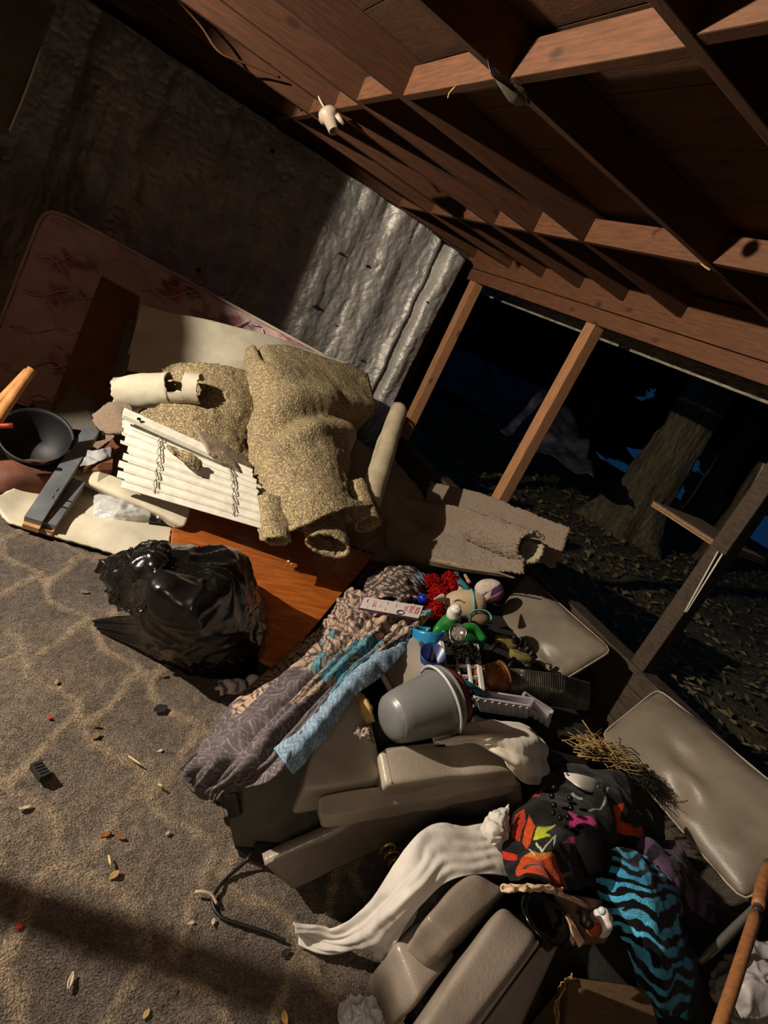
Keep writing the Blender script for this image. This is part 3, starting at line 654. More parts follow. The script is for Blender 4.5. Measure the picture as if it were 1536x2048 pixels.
# ---- white blinds bundle
M_SLAT = mat('white_slat', 'd9d6cb', 'c2beb2', rough=0.5, cscale=20)
M_CORD = mat('blind_cord', 'a79f8c', '8e8674', rough=0.8)
bd = thing('window_blinds', 'bundle of white slatted window blinds with cords on the heap', 'blinds', P(370, 960, 0.25))
L0, L1, R0, R1 = PY(252, 838, 3.28), PY(232, 968, 2.98), PY(505, 945, 3.0), PY(524, 1052, 2.72)
ns = 17; up = np.array([0.0, -0.35, 0.94])
for i in range(ns):
    t = i / (ns - 1); a = L0 * (1 - t) + L1 * t; b = R0 * (1 - t) + R1 * t; ax = (b - a) / np.linalg.norm(b - a)
    a = a + ax * random.uniform(-0.02, 0.035) + up * (0.03 * math.sin(t * 3) + random.uniform(-0.006, 0.008)); b = b + up * 0.03 * math.sin(t * 3) + ax * random.uniform(-.01, .02)
    w = (L1 - L0) / np.linalg.norm(L1 - L0) * 0.0165
    w = w * math.cos(0.5) + up * 0.010 * (1 if i % 2 else -0.6); th = np.cross(w, ax); th = th / np.linalg.norm(th) * 0.0055
    hexa('slat', [a - w + th, b - w + th, b + w + th, a + w + th, a - w - th, b - w - th, b + w - th, a + w - th], M_SLAT, 0.002, bd, 1)
a, b = PY(246, 826, 3.22), PY(445, 916, 3.02); ax = (b - a) / np.linalg.norm(b - a); w = (L1 - L0) / np.linalg.norm(L1 - L0) * 0.022; th = up * 0.014
hexa('head_rail', [a - w + th, b - w + th, b + w + th, a + w + th, a - w - th, b - w - th, b + w - th, a + w - th], M_SLAT, 0.003, bd)
for (x, y) in ((278, 838), (302, 852), (385, 898), (432, 910)):
    c = PY(x, y, 3.16); box('clip', c, (0.018, 0.01, 0.012), M_HOLE, parent=bd, bevel=0.001)
for t in (0.24, 0.78):
    a = L0 * (1 - t) + R0 * t; b = L1 * (1 - t) + R1 * t
    for o in (0, 0.02):
        q = [a + (b - a) * s + up * (0.03 * math.sin(s * 3) + 0.022) + np.array([o + 0.006 * math.sin(s * 40), 0, 0]) for s in np.linspace(0, 1.02, 24)]
        tube('cord', q, 0.003, M_CORD, seg=5, parent=bd)
tag(patch('foam_crumb', [[(335, 892, 3.0), (375, 905, 2.97), (402, 925, 2.96)], [(345, 905, 2.95), (375, 925, 2.92), (396, 942, 2.92)]], M_FOAM, (20, 20), 0.014, ((0.012, 12),), plane='y', ragged=0.01, seed=31), 'small torn foam scrap lying on top of the white blinds', 'padding')
# ---- grey bar and bracketed wooden bars
M_GBAR = mat('grey_metal_bar', '7d8288', '666a70', rough=0.4, metal=0.4)
M_WOODE = mat('raw_wood', 'b58a5a', '936a40', rough=0.75, cscale=10)
gb = thing('shelf_rail', 'long grey rail with wooden end propped on the cream offcut', 'rail', P(60, 1055, 0.05))
def bar(name, a, b, w, h, m, parent, side=None):
    a = np.array(a); b = np.array(b); Fm = frame(b - a); x = Fm[:, 0] * w / 2; y = Fm[:, 1] * h / 2
    return hexa(name, [a - x - y, a + x - y, a + x + y, a - x + y, b - x - y, b + x - y, b + x + y, b - x + y], m, 0.002, parent)
a, b = P(66, 1043, 0.07), P(183, 862, 0.30); bar('rail', a, b, 0.075, 0.035, M_GBAR, gb); bar('wood_core', a + (b - a) * -0.012 + (0, 0, -0.03), b + (0, 0, -0.03), 0.07, 0.03, M_WOODE, gb)
for t in (0.2, 0.27):
    c = a + (b - a) * t + np.array([0.02, -0.02, 0.03]); tube('screw', [c, c + (0, -0.01, 0.02)], 0.005, M_METAL, parent=gb)
wb2 = thing('wood_bracket', 'short wooden bar with brown blocks beside the grey rail', 'bracket', P(100, 1050, 0.03))
M_BRW = mat('brown_wood', '7a5138', '5d3a26', rough=0.6, cscale=6, stretch=(3, 3, 10))
a, b = P(98, 1052, 0.06), P(158, 965, 0.14); bar('bar', a, b, 0.055, 0.03, M_GBAR, wb2); bar('wood_core', a + (b - a) * -0.02 + (0, 0, -0.028), b + (0, 0, -0.028), 0.052, 0.028, M_WOODE, wb2)
for t in (0.15, 0.72): bar('block', a + (b - a) * t + (-0.035, -0.01, 0), a + (b - a) * (t + 0.2) + (-0.035, -0.01, 0), 0.04, 0.04, M_BRW, wb2)
f4 = [P(250, 858, .30), P(262, 880, .28), P(168, 938, .2), P(158, 925, .2)]
tag(hexa('wood_strip', off8(f4, (0, 0.0, -0.03)), M_BRW, 0.003), 'reddish brown wood strip poking out behind the blinds', 'wood')
f4 = [P(228, 892, .25), P(225, 938, .22), P(155, 940, .17), P(172, 905, .22)]
pb = tag(hexa('wood_offcut', off8(f4, (0, 0.0, -0.03)), M_BRW, 0.003), 'wood offcut partly wrapped in film left of the blinds', 'wood')
M_FILM = mat('clear_film', 'dfe3e6', 'c8ccd0', rough=0.18, alpha=0.38, bump=0.3, bscale=25, bdist=0.01, spec=0.9)
patch('film_wrap', [[(222, 893, .29), (200, 900, .29), (175, 902, .27)], [(220, 915, .27), (195, 922, .27), (160, 935, .24)]], M_FILM, (16, 16), 0.002, ((0.012, 25),), parent=pb)
pk = thing('clear_package', 'crumpled clear plastic package with a black end on the cream carpet', 'package', P(260, 1010, 0.06))
patch('film', [[(190, 985, .09), (245, 990, .14), (302, 1018, .13)], [(186, 1012, .1), (245, 1015, .16), (300, 1030, .15)], [(186, 1035, .08), (240, 1040, .11), (300, 1046, .1)]], M_FILM, (36, 36), 0.002, ((0.016, 18), (0.006, 50)), parent=pk)
f4 = [P(301, 1020, .15), P(338, 1034, .15), P(330, 1048, .12), P(299, 1045, .12)]
hexa('black_end', off8(f4, (0, 0, -0.02)), M_BLACK, 0.003, pk)
for dx in (0, 8): hexa('label_mark', off8([P(314 + dx, 1029, .155), P(318 + dx, 1030, .155), P(317 + dx, 1036, .148), P(313 + dx, 1035, .148)], (0, 0, -0.003)), M_WPAINT, 0, pk)
# ---- dim things at the left edge
M_BOWL = mat('dark_blue_plastic', '0e1116', '090b0e', rough=0.6)
c = P(78, 885, 0.2); lathe('bowl', c + (0, 0.05, -0.12), c + (-0.02, -0.06, 0.06), [(0, 0.08), (0.1, 0.11), (0.9, 0.165), (1.0, 0.17), (1.0, 0.16), (0.9, 0.155), (0.15, 0.1), (0.14, 0.0)], M_BOWL)
tag(bpy.data.objects['bowl'], 'dark blue plastic bowl in the shade at the left', 'bowl')
M_TERR = mat('terracotta', '6b4030', '4f2c20', rough=0.8)
c = P(70, 960, 0.06); ell('clay_pot', c, (0.2, 0.1, 0.085), M_TERR, n=14, k=3.2, rot=rotz(0.5), noise=((0.012, 8),)); tag(bpy.data.objects['clay_pot'], 'reddish brown rounded lump below the dark blue bowl', 'pot')
st2 = thing('wood_stakes', 'pair of wooden stakes leaning together at the left edge', 'stakes', PY(0, 845, 3.1))
M_STK = mat('stake_wood', 'b07a40', '8a5a2a', rough=0.7, cscale=12)
tube('stake', [PY(64, 738, 3.15), PY(-20, 858, 3.0)], (0.02, 0.028), M_STK, parent=st2, n=8); tube('stake', [PY(56, 742, 3.17), PY(-30, 838, 3.06)], (0.018, 0.026), M_STK, parent=st2, n=8)
tag(tube('red_stick', [PY(-30, 853, 3.0), PY(26, 851, 3.0)], 0.012, mat('red_plastic', 'a03018', '80220f', rough=0.4), n=6), 'red stick tip poking in beside the wooden stakes', 'stick')
# ---- orange-brown cabinet lying flat
M_CAB = mat('cherry_wood', 'b4662c', '8e491b', rough=0.32, cscale=5, stretch=(1.2, 7, 7), coat=0.2)
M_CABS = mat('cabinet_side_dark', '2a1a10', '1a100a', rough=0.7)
cab = thing('cabinet', 'cherry brown wooden cabinet lying flat beneath the padding', 'cabinet', (1.3, 2.8, 0))
f4 = [P(352, 985, .12), P(748, 1110, .12), P(560, 1335, .12), P(330, 1225, .12)]
hexa('top_panel', off8(f4, (0, 0, -0.02)), M_CAB, 0.003, cab)
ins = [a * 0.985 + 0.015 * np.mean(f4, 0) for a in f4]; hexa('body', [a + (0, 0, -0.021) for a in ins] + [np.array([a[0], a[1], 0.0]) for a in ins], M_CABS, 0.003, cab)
for (x, y, s) in ((577, 1122, 0.008), (583, 1128, 0.006), (572, 1130, 0.004)): ell('plaster_crumb', P(x, y, 0.123), (s, s * .8, s * .6), M_WPAINT, n=4, noise=((s * .4, 90),)); tag(bpy.data.objects[[o.name for o in bpy.data.objects if o.name.startswith('plaster_crumb')][-1]], {0.008: 'largest', 0.006: 'middle sized', 0.004: 'smallest'}[s] + ' white plaster crumb on the cherry brown cabinet', 'crumb', 'plaster crumbs')

# ================================================================ black rubbish bag
M_BAG = mat('black_plastic_bag', '131211', '0b0a0a', rough=0.22, bump=0.25, bscale=30, bdist=0.01, spec=0.6)
bagt = thing('rubbish_bag', 'shiny black plastic rubbish bag slumped on the carpet', 'bag', P(400, 1300, 0))
def crinkle(amp, sc, seed=0, ridge=True):
    def f(G, nn):
        w = vvec(G, sc * 0.7, seed + 20) * (0.5 / sc)
        a = (1 - np.abs(vn(G + w, sc, seed))) ** 3; b = (1 - np.abs(vn(G + w, sc * 1.9, seed + 3))) ** 4; c = vn(G, sc * 0.6, seed + 7)
        return G + nn * (amp * (a + 0.6 * b + 0.4 * c - 0.5))[..., None]
    return f
C = [[(300, 1150, .02), (340, 1150, .02), (400, 1155, .02), (450, 1160, .02), (490, 1175, .02)],
     [(268, 1098, .30), (330, 1092, .40), (400, 1102, .42), (455, 1102, .44), (492, 1120, .36)],
     [(198, 1132, .24), (295, 1138, .44), (395, 1150, .47), (468, 1158, .46), (512, 1190, .26)],
     [(258, 1215, .16), (310, 1205, .40), (390, 1220, .44), (465, 1232, .38), (535, 1255, .14)],
     [(270, 1250, .14), (310, 1262, .26), (380, 1282, .27), (465, 1295, .22), (545, 1310, .08)],
     [(290, 1300, .005), (325, 1322, .005), (370, 1340, .005), (450, 1354, .005), (545, 1352, .005)]]
patch('bag_body', C, M_BAG, (150, 150), 0.003, ((0.01, 4),), parent=bagt, fn=crinkle(0.02, 7, 4), seed=2)
patch('bag_skirt', [[(188, 1240, .03), (240, 1232, .12), (300, 1235, .26), (380, 1262, .30), (450, 1290, .24)], [(192, 1248, .025), (250, 1255, .10), (315, 1275, .19), (390, 1300, .18), (455, 1322, .14)], [(200, 1256, .01), (262, 1290, .012), (325, 1322, .012), (395, 1342, .012), (460, 1354, .012)]],
      M_BAG, (70, 90), 0.003, parent=bagt, fn=lambda G, nn: G + nn * (0.011 * np.abs(np.sin(np.linspace(0, 1, G.shape[0])[:, None] * 9 + 1.5 * vn(G, 5, 2))) * (1 - np.linspace(0, 1, G.shape[1])[None] * .5))[..., None], seed=6)
patch('bag_mouth', [[(285, 1088, .42), (330, 1090, .46), (340, 1110, .46)], [(215, 1122, .28), (280, 1130, .46), (330, 1140, .48)], [(196, 1138, .22), (228, 1175, .24), (300, 1180, .44)], [(225, 1180, .18), (235, 1215, .16), (290, 1225, .36)]],
      M_BAG, (100, 100), 0.003, parent=bagt, fn=crinkle(0.022, 14, 9), seed=3)

# ================================================================ striped toy beside the bag
M_PLAIN = mat('printed_cloth', 'ffffff', 'd8d4d0', rough=0.9, attr=True, bump=0.3, bscale=220, bdist=0.003, cscale=40)
tt = thing('striped_toy', 'small white and mauve striped cloth toy at the blanket edge', 'toy', P(470, 1375, 0.02))
def stripes(p, X):
    s = np.sin(X @ np.array([120.0, 60, 40])); return mixc(np.array(lin('d8cdd4')), np.array(lin('5a4650')), sstep(0.3, 0.6, s))
ell('body', P(468, 1372, 0.07), (0.06, 0.03, 0.03), M_PLAIN, n=10, rot=rotz(0.2), parent=tt, colfn=stripes, noise=((0.008, 30),))
ell('head', P(506, 1362, 0.08), (0.03, 0.028, 0.026), mat('toy_white', 'd9cfcf', 'c6babb', rough=0.8), parent=tt)
for dx, dy in ((-34, 2), (-28, -8), (-24, 10)):
    a = P(468 + dx + 8, 1372 + dy, 0.06); b = P(468 + dx - 2, 1374 + dy * 1.4, 0.03); tube('arm', [a, b], 0.008, mat('toy_white'), parent=tt)

# ================================================================ patterned blanket
def fine_noise(G, u, v, L): return np.stack([u * L[0], v * L[1], 0 * u], -1)
def col_blanket(u, v, G):
    q = np.stack([u * 1.3, v * 0.55, 0 * u], -1); s, t = q[..., 0], q[..., 1]
    char = np.array(lin('4f464b')) * (1 + 0.1 * fbm(q, 20, 1))[..., None]
    wx = s + 0.018 * np.sin(t * 70); wy = t + 0.018 * np.sin(s * 55)
    zig = np.minimum(np.abs(((wx * 34 + 2.2 * np.abs(((wy * 9) % 1) - 0.5)) % 1) - 0.5), np.abs(((wy * 36 + wx * 14) % 1) - 0.5))
    base = mixc(np.array(lin('7d7376')), char, sstep(0.03, 0.09, zig))
    w1 = fbm(q, 14, 5, 2); w2 = fbm(q, 14, 15, 2)
    dam = np.sin(s * 130 + 6 * w1) * np.sin(t * 130 + 6 * w2)
    dmk = sstep(0.02, 0.14, np.abs(dam) - 0.18 + 0.1 * np.sin(s * 200) * np.sin(t * 200))
    damask = mixc(np.array(lin('3d353a')), np.array(lin('b39a86')), dmk)
    ed = 0.46 + 0.10 * np.sin(t * 24) + 0.05 * w1
    c = mixc(damask, base, sstep(-0.01, 0.01, u - ed * (1 - 0.3 * v)))
    tq = sstep(0.25, 0.32, fbm(q, 7, 25) * 0.9 - np.abs(u - 0.17) * 1.1 + 0.2) * (v > 0.25)
    return mixc(c, np.array(lin('4d93a8')), tq * dmk * 0.9 + tq * 0.1)
def col_blue(u, v, G):
    q = np.stack([u * 1.0, v * 0.12, 0 * u], -1)
    a = np.abs(((q[..., 0] * 26 + 3 * np.abs(((q[..., 1] * 22) % 1) - .5)) % 1) - 0.5)
    return mixc(np.array(lin('a3b6c4')), np.array(lin('6a8cac')), sstep(0.1, 0.25, a + 0.12 * fbm(q, 60, 4)))
bk = thing('blanket', 'grey patterned bedspread with a pale blue reverse thrown over the recliner', 'blanket', P(600, 1420, 0.2))
C = [[(698, 1178, .16), (745, 1185, .30), (800, 1195, .36), (862, 1232, .34)],
     [(640, 1255, .14), (690, 1258, .33), (745, 1268, .40), (818, 1275, .40)],
     [(575, 1315, .14), (628, 1318, .36), (682, 1332, .43), (738, 1328, .44)],
     [(492, 1385, .12), (556, 1388, .40), (618, 1400, .47), (678, 1388, .49)],
     [(425, 1462, .08), (488, 1452, .38), (556, 1462, .47), (612, 1478, .485)],
     [(388, 1515, .03), (440, 1512, .32), (500, 1530, .44), (562, 1545, .455)],
     [(362, 1540, .005), (402, 1568, .10), (435, 1580, .24), (468, 1572, .34)],
     [(385, 1570, .005), (415, 1590, .05), (428, 1598, .13), (440, 1600, .22)]]
def foldlong(G, nn):
    nu, nv = G.shape[:2]; u, v = np.meshgrid(np.linspace(0, 1, nu), np.linspace(0, 1, nv), indexing='ij')
    s = 1 if nn[..., 2].mean() > 0 else -1
    d = 0.014 * np.sin(v * 21 + 1.5 * np.sin(u * 4)) * sstep(0, 0.2, v) + 0.008 * np.sin(v * 47 + 3 * u) + 0.006 * fbm(G, 12, 4) + 0.015 * fbm(G, 30, 14) * (1 - sstep(0.1, 0.3, u))
    return G + nn * s * d[..., None]
patch('spread', C, M_PLAIN, (330, 170), 0.006, parent=bk, colfn=col_blanket, fn=foldlong)
patch('blue_reverse', [[(790, 1288, .40), (812, 1280, .41), (835, 1272, .38)], [(728, 1325, .465), (752, 1322, .475), (772, 1345, .46)], [(662, 1390, .51), (686, 1388, .52), (704, 1396, .50)], [(602, 1458, .505), (634, 1456, .515), (656, 1468, .49)], [(548, 1500, .48), (570, 1525, .49), (588, 1548, .46)]],
      M_PLAIN, (150, 24), 0.008, ((0.006, 18),), parent=bk, colfn=col_blue)
patch('blue_reverse', [[(500, 1535, .43), (492, 1545, .42)], [(466, 1560, .36), (480, 1568, .35)]], M_PLAIN, (30, 12), 0.008, parent=bk, colfn=col_blue)
def col_bunch(u, v, G):
    q = G * 1.0; d = sstep(0.0, 0.1, np.sin(q[..., 0] * 100 + 5 * vn(q, 15, 2)) * np.sin(q[..., 1] * 100 + 5 * vn(q, 15, 7)) - 0.05)
    c = mixc(np.array(lin('3a3338')), np.array(lin('a5907f')), d); return mixc(c, np.array(lin('7f9fb8')), sstep(0.72, 0.85, v + 0.1 * vn(q, 20, 9)) * (u < 0.5))
patch('bunched_end', [[(745, 1150, .18), (775, 1138, .26), (815, 1135, .26), (850, 1150, .2)], [(730, 1172, .24), (770, 1165, .34), (815, 1162, .34), (852, 1175, .26)], [(735, 1195, .30), (775, 1195, .38), (815, 1200, .36), (850, 1205, .3)]],
      M_PLAIN, (90, 90), 0.006, parent=bk, colfn=col_bunch, fn=crinkle(0.013, 16, 5))
patch('fringe_edge', [[(430, 1465, .06), (400, 1500, .05), (362, 1538, .03)], [(440, 1490, .10), (410, 1530, .08), (378, 1565, .04)]], mat('dark_lace', '2a2628', '1b181a', rough=0.95, bump=0.6, bscale=120), (24, 16), 0.008, ((0.008, 30),), parent=bk, ragged=0.008)

# ================================================================ broken recliner
M_LEA = mat('taupe_leather', 'a2978a', '908576', rough=0.38, bump=0.22, bscale=130, bdist=0.004, cscale=5, spec=0.45)
M_LEA2 = mat('brown_leather', '8c8076', '776c62', rough=0.29, bump=0.22, bscale=130, bdist=0.004, cscale=5, spec=0.45)
M_STIT = mat('stitching', 'a09482', '8c8070', rough=0.8)
rc = thing('recliner', 'broken taupe leather recliner tipped over with its black base showing', 'recliner', P(640, 1700, 0))
# black base board
f4 = [P(443, 1583, .30), P(612, 1488, .37), P(616, 1702, .06), P(468, 1700, .015)]
M_BASE = mat('recliner_base_cloth', '5a5750', '4a4742', rough=0.8, bump=0.2, bscale=200)
hexa('base_board', off8(f4, (0.5, 0.2, 0.0)), M_BASE, 0.008, rc)
hexa('base_foot', off8([P(470, 1690, .04), P(512, 1700, .04), P(520, 1728, .005), P(478, 1715, .005)], (0.05, 0.05, 0.0)), M_BLACK, 0.004, rc)
hexa('base_board', off8([P(505, 1690, .08), P(618, 1690, .08), P(560, 1735, .01), P(520, 1728, .005)], (0.1, 0.08, 0.0)), M_BLACK, 0.004, rc)
lt = hexa('latch', off8([P(455, 1592, .31), P(478, 1585, .315), P(485, 1628, .23), P(463, 1636, .22)], (0.012, 0.01, 0)), mat('latch_black', '232120', '181716', rough=0.35), 0.003, rc)
lt.location = (-0.012, -0.012, 0.006)
# seat slab (top face up)
f4 = [P(604, 1578, .37), P(772, 1553, .41), P(716, 1352, .47), P(650, 1400, .46)]
blob('seat_slab', off8(f4, (0.02, 0.02, -0.13)), M_LEA, n=22, k=13, parent=rc, noise=((0.006, 7),))
# arm pad
f4 = [P(760, 1497, .46), P(990, 1470, .49), P(1040, 1540, .475), P(775, 1572, .425)]
blob('arm_pad', off8(f4, (0.03, 0.03, -0.14)), M_LEA, n=24, k=10, parent=rc, noise=((0.012, 6),))
e8 = off8(f4, (0.03, 0.03, -0.14)); tube('piping', tri(np.array([[-.93, v, .93] for v in np.linspace(.85, -.85, 9)] + [[u, -.935, .935] for u in np.linspace(-.85, .85, 14)]), e8), 0.005, M_LEA2, n=60, parent=rc)
# lower arm cushion with loose flap
f4 = [P(636, 1590, .36), P(1028, 1527, .455), P(1036, 1566, .43), P(640, 1636, .33)]
f8 = off8(f4, (0.02, -0.0, -0.05)); f8[0] = f8[0] + (0, 0, .0)
blob('arm_cushion', f8, M_LEA, n=26, k=11, parent=rc, noise=((0.014, 7), (0.005, 20)))
# long front panel
C = [[(527, 1720, .115), (640, 1668, .21), (770, 1610, .315), (900, 1588, .365), (1036, 1560, .415)],
     [(552, 1742, .06), (690, 1680, .155), (815, 1632, .23), (930, 1606, .30), (1040, 1584, .35)],
     [(582, 1770, .005), (735, 1695, .07), (858, 1648, .13), (950, 1626, .22), (1044, 1606, .29)]]
patch('front_panel', C, M_LEA2, (30, 80), 0.035, ((0.008, 6),), parent=rc)
tube('stitching', [P(775, 1612, .325), P(830, 1600, .348), P(900, 1586, .372), P(1030, 1562, .424)], 0.0025, M_STIT, seg=5, n=40, parent=rc)
hexa('care_tag', off8([P(770, 1606, .345), P(795, 1599, .352), P(797, 1604, .345), P(772, 1611, .338)], (0, 0, -0.004)), M_PIPE, 0, rc)
# inner back board and torn timber
f4 = [P(832, 1268, .42), P(858, 1330, .45), P(800, 1408, .42), P(745, 1330, .40)]
blob('back_board', off8(f4, (0.05, 0.05, -0.05)), M_LEA, n=14, k=12, parent=rc)
tube('piping', [P(758, 1338, .42), P(778, 1375, .43), P(792, 1405, .42)], 0.010, M_PIPE, n=12, parent=rc)
V, F_ = tubedata([P(716, 1386, .46), P(728, 1412, .47), P(742, 1446, .45)], (0.006, 0.02, 0.016), 7, 14); V = V + vvec(V, 60, 3) * 0.006
mk('torn_timber', V, F_, mat('splintered_pine', 'b99a66', '9a7c4a', rough=0.9, bump=0.6, bscale=60), rc)
patch('torn_cover', [[(715, 1452, .485), (735, 1455, .49), (748, 1475, .47)], [(708, 1468, .475), (728, 1475, .485), (752, 1490, .46)]], M_LEA2, (20, 20), 0.004, parent=rc, fn=crinkle(0.014, 40, 6), ragged=0.012)

# ---- dark sofa frame under the loose things
M_SOFB = mat('dark_lining', '1d1a17', '100e0c', rough=0.95, bump=0.3, bscale=60)
f4 = [np.array(a) for a in ((1.45, 1.55, .24), (2.45, 1.35, .24), (2.72, 2.55, .24), (1.75, 2.7, .22))]
tag(hexa('overturned_sofa', [a for a in f4] + [np.array([a[0], a[1], 0.0]) for a in f4], M_SOFB, 0.02, None, 3), 'black fabric underside of an overturned sofa beneath the toys', 'sofa')

# ================================================================ bucket
M_BKT = mat('grey_bucket_plastic', '6b6c6b', '5c5d5c', rough=0.35, spec=0.5, cscale=4)
bu = thing('bucket', 'grey plastic bucket lying tipped on the recliner', 'bucket', P(830, 1440, 0.35))
a = P(772, 1442, .50); b = P(893, 1402, .57)
ax = b - a; b = a + ax * (0.235 / np.linalg.norm(ax))
ax = (b - a) / np.linalg.norm(b - a); ax = ax + np.array([0.12, 0.08, 0.0]); ax /= np.linalg.norm(ax); b = a + ax * 0.215
lathe('wall', a, b, [(0, 0.0), (0.0, 0.03), (0.025, 0.052), (0.07, 0.066), (0.14, 0.075), (0.25, 0.081), (0.5, 0.089), (0.93, 0.1), (1, 0.102), (1, 0.097), (0.93, 0.095), (0.5, 0.084), (0.1, 0.072), (0.06, 0.0)], M_BKT, 48, bu)
lathe('rim', a + (b - a) * 0.93, a + (b - a) * 1.03, [(0, 0.1), (0, 0.107), (0.25, 0.110), (0.3, 0.105), (0.8, 0.105), (0.95, 0.112), (1, 0.110), (1, 0.098)], M_BKT, 48, bu)
Fm = frame(b - a)
q = [b - ax * 0.01 + 0.114 * (math.cos(g) * Fm[:, 0] + math.sin(g) * Fm[:, 1]) - ax * 0.018 * math.sin((g - 0.2) * 1.0) for g in np.linspace(0.2, 3.3, 30)]
tube('handle', q, 0.005, mat('handle_grey', 'b4b4b0', '9a9a96', rough=0.4), parent=bu)
M_RED = mat('dull_red_plastic', '5a1f18', '451510', rough=0.45)
lathe('red_tub', b - ax * 0.09, b + ax * 0.045, [(0, 0), (0, 0.07), (0.9, 0.091), (1, 0.092), (1, 0.088), (0.9, 0.085), (0.3, 0.07), (0.3, 0)], M_RED, 40)
tag(bpy.data.objects['red_tub'], 'dark red plastic tub nested in the mouth of the grey bucket', 'tub')

# ================================================================ white cloth over the arm
M_WCL = mat('white_cotton', 'd4cabb', 'c2b7a8', rough=0.9, bump=0.25, bscale=160, bdist=0.003, sheen=0.2)
C = [[(862, 1470, .48), (930, 1452, .46), (1000, 1444, .47), (1055, 1450, .47), (1088, 1478, .44)],
     [(870, 1482, .50), (940, 1472, .525), (1005, 1478, .545), (1060, 1495, .54), (1096, 1515, .46)],
     [(885, 1486, .50), (950, 1480, .52), (1010, 1508, .53), (1055, 1535, .51), (1092, 1548, .40)],
     [(895, 1484, .50), (965, 1486, .515), (1018, 1535, .50), (1045, 1562, .45), (1075, 1568, .36)]]
def cl(G, nn):
    nu, nv = G.shape[:2]; u, v = np.meshgrid(np.linspace(0, 1, nu), np.linspace(0, 1, nv), indexing='ij')
    return G + nn * (0.007 * np.sin(u * 16 + v * 5) + 0.005 * fbm(G, 14, 2))[..., None]
tag(patch('white_cloth', C, M_WCL, (60, 80), 0.005, fn=cl), 'white cotton cloth bunched over the end of the recliner arm', 'cloth')

# ================================================================ sheer white scarf
M_SCARF = mat('sheer_white', 'ccc6c0', 'beb7b0', rough=0.8, bump=0.1, bscale=120, alpha=0.9)
C = [[(1012, 1632, .40), (1022, 1680, .41), (1015, 1752, .39)],
     [(940, 1652, .40), (960, 1695, .41), (960, 1750, .40)],
     [(862, 1652, .40), (880, 1705, .41), (895, 1762, .40)],
     [(812, 1700, .38), (830, 1755, .395), (850, 1805, .37)],
     [(765, 1772, .30), (785, 1810, .33), (812, 1850, .31)],
     [(712, 1832, .14), (738, 1862, .18), (775, 1908, .16)],
     [(662, 1858, .05), (690, 1885, .06), (728, 1898, .05)],
     [(620, 1850, .05), (635, 1880, .03), (660, 1908, .012)],
     [(588, 1848, .06), (592, 1868, .03), (600, 1884, .008)]]
def scf(G, nn):
    nu, nv = G.shape[:2]; u, v = np.meshgrid(np.linspace(0, 1, nu), np.linspace(0, 1, nv), indexing='ij')
    return G + nn * (0.010 * np.sin(v * 9 + 2.4 * np.sin(u * 3.3) + 1.5 * fbm(G, 4, 8)) * (0.4 + 0.6 * u) + 0.002 * np.sin(v * 29 + 7 * u + 3 * fbm(G, 6, 2)) + 0.003 * fbm(G, 14, 3))[..., None]
sc_ = thing('scarf', 'long sheer white scarf trailing from the fleece onto the carpet', 'scarf', P(700, 1900, 0))
patch('cloth', C, M_SCARF, (180, 120), 0.003, parent=sc_, fn=scf)
patch('tail', [[(770, 1840, .24), (800, 1850, .27)], [(752, 1880, .14), (785, 1890, .18)], [(750, 1915, .06), (768, 1918, .07)]], M_SCARF, (40, 20), 0.003, ((0.01, 20),), parent=sc_)
patch('knot', [[(960, 1650, .42), (985, 1625, .44), (1015, 1615, .44)], [(965, 1665, .43), (990, 1655, .46), (1018, 1650, .45)], [(985, 1690, .42), (1005, 1680, .44), (1020, 1680, .43)]], M_SCARF, (40, 40), 0.003, parent=sc_, fn=crinkle(0.012, 24, 3))

# ================================================================ lower sofa: seat and arm
sf = thing('sofa', 'brown leather sofa end with puffed seat and broad arm', 'sofa', P(980, 1990, 0))
f4 = [P(848, 1835, .38), P(935, 1748, .42), P(1030, 1770, .42), P(905, 1885, .38)]
blob('seat_cushion', off8(f4, (0.02, 0.02, -0.16)), M_LEA2, n=26, k=6.5, parent=sf, noise=((0.012, 9),))
f4 = [P(788, 1885, .24), P(852, 1828, .27), P(918, 1905, .26), P(835, 2005, .22)]
blob('seat_front', off8(f4, (0.03, 0.03, -0.22)), M_LEA2, n=22, k=9, parent=sf, noise=((0.01, 9),))
f4 = [P(800, 2100, .50), P(1012, 1788, .52), P(1098, 1862, .515), P(900, 2130, .49)]
armc = off8(f4, (0.03, 0.02, -0.50))
blob('arm', armc, M_LEA2, n=30, k=8, parent=sf, noise=((0.008, 6),))
f4 = [P(900, 2130, .46), P(1098, 1866, .49), P(1135, 1860, .46), P(1000, 2160, .40)]
blob('arm_side', off8(f4, (0.0, 0.0, -0.44)), M_LEA2, n=16, k=9, parent=sf)
tube('piping', tri(np.array([[u, .925, .93] for u in np.linspace(-.8, .85, 14)]), armc), 0.005, M_LEA, n=40, parent=sf)
f4 = [P(840, 1650, .36), P(1000, 1625, .36), P(1030, 1780, .36), P(870, 1830, .34)]
blob('seat_back', off8(f4, (0.03, 0.02, -0.32)), mat('dark_leather', '3a332d', '2c2722', rough=0.4, bump=0.2, bscale=130), n=20, k=6, parent=sf, noise=((0.01, 8),))
c = P(1088, 1838, .505); lathe('cup_holder', c + (0, 0, -0.09), c + (0.004, 0, 0.006), [(0, 0), (0, 0.045), (0.9, 0.052), (0.95, 0.064), (1, 0.062), (1, 0.05), (0.15, 0.042), (0.14, 0)], mat('glossy_black', '0c0b0b', '080707', rough=0.15), 40, sf)
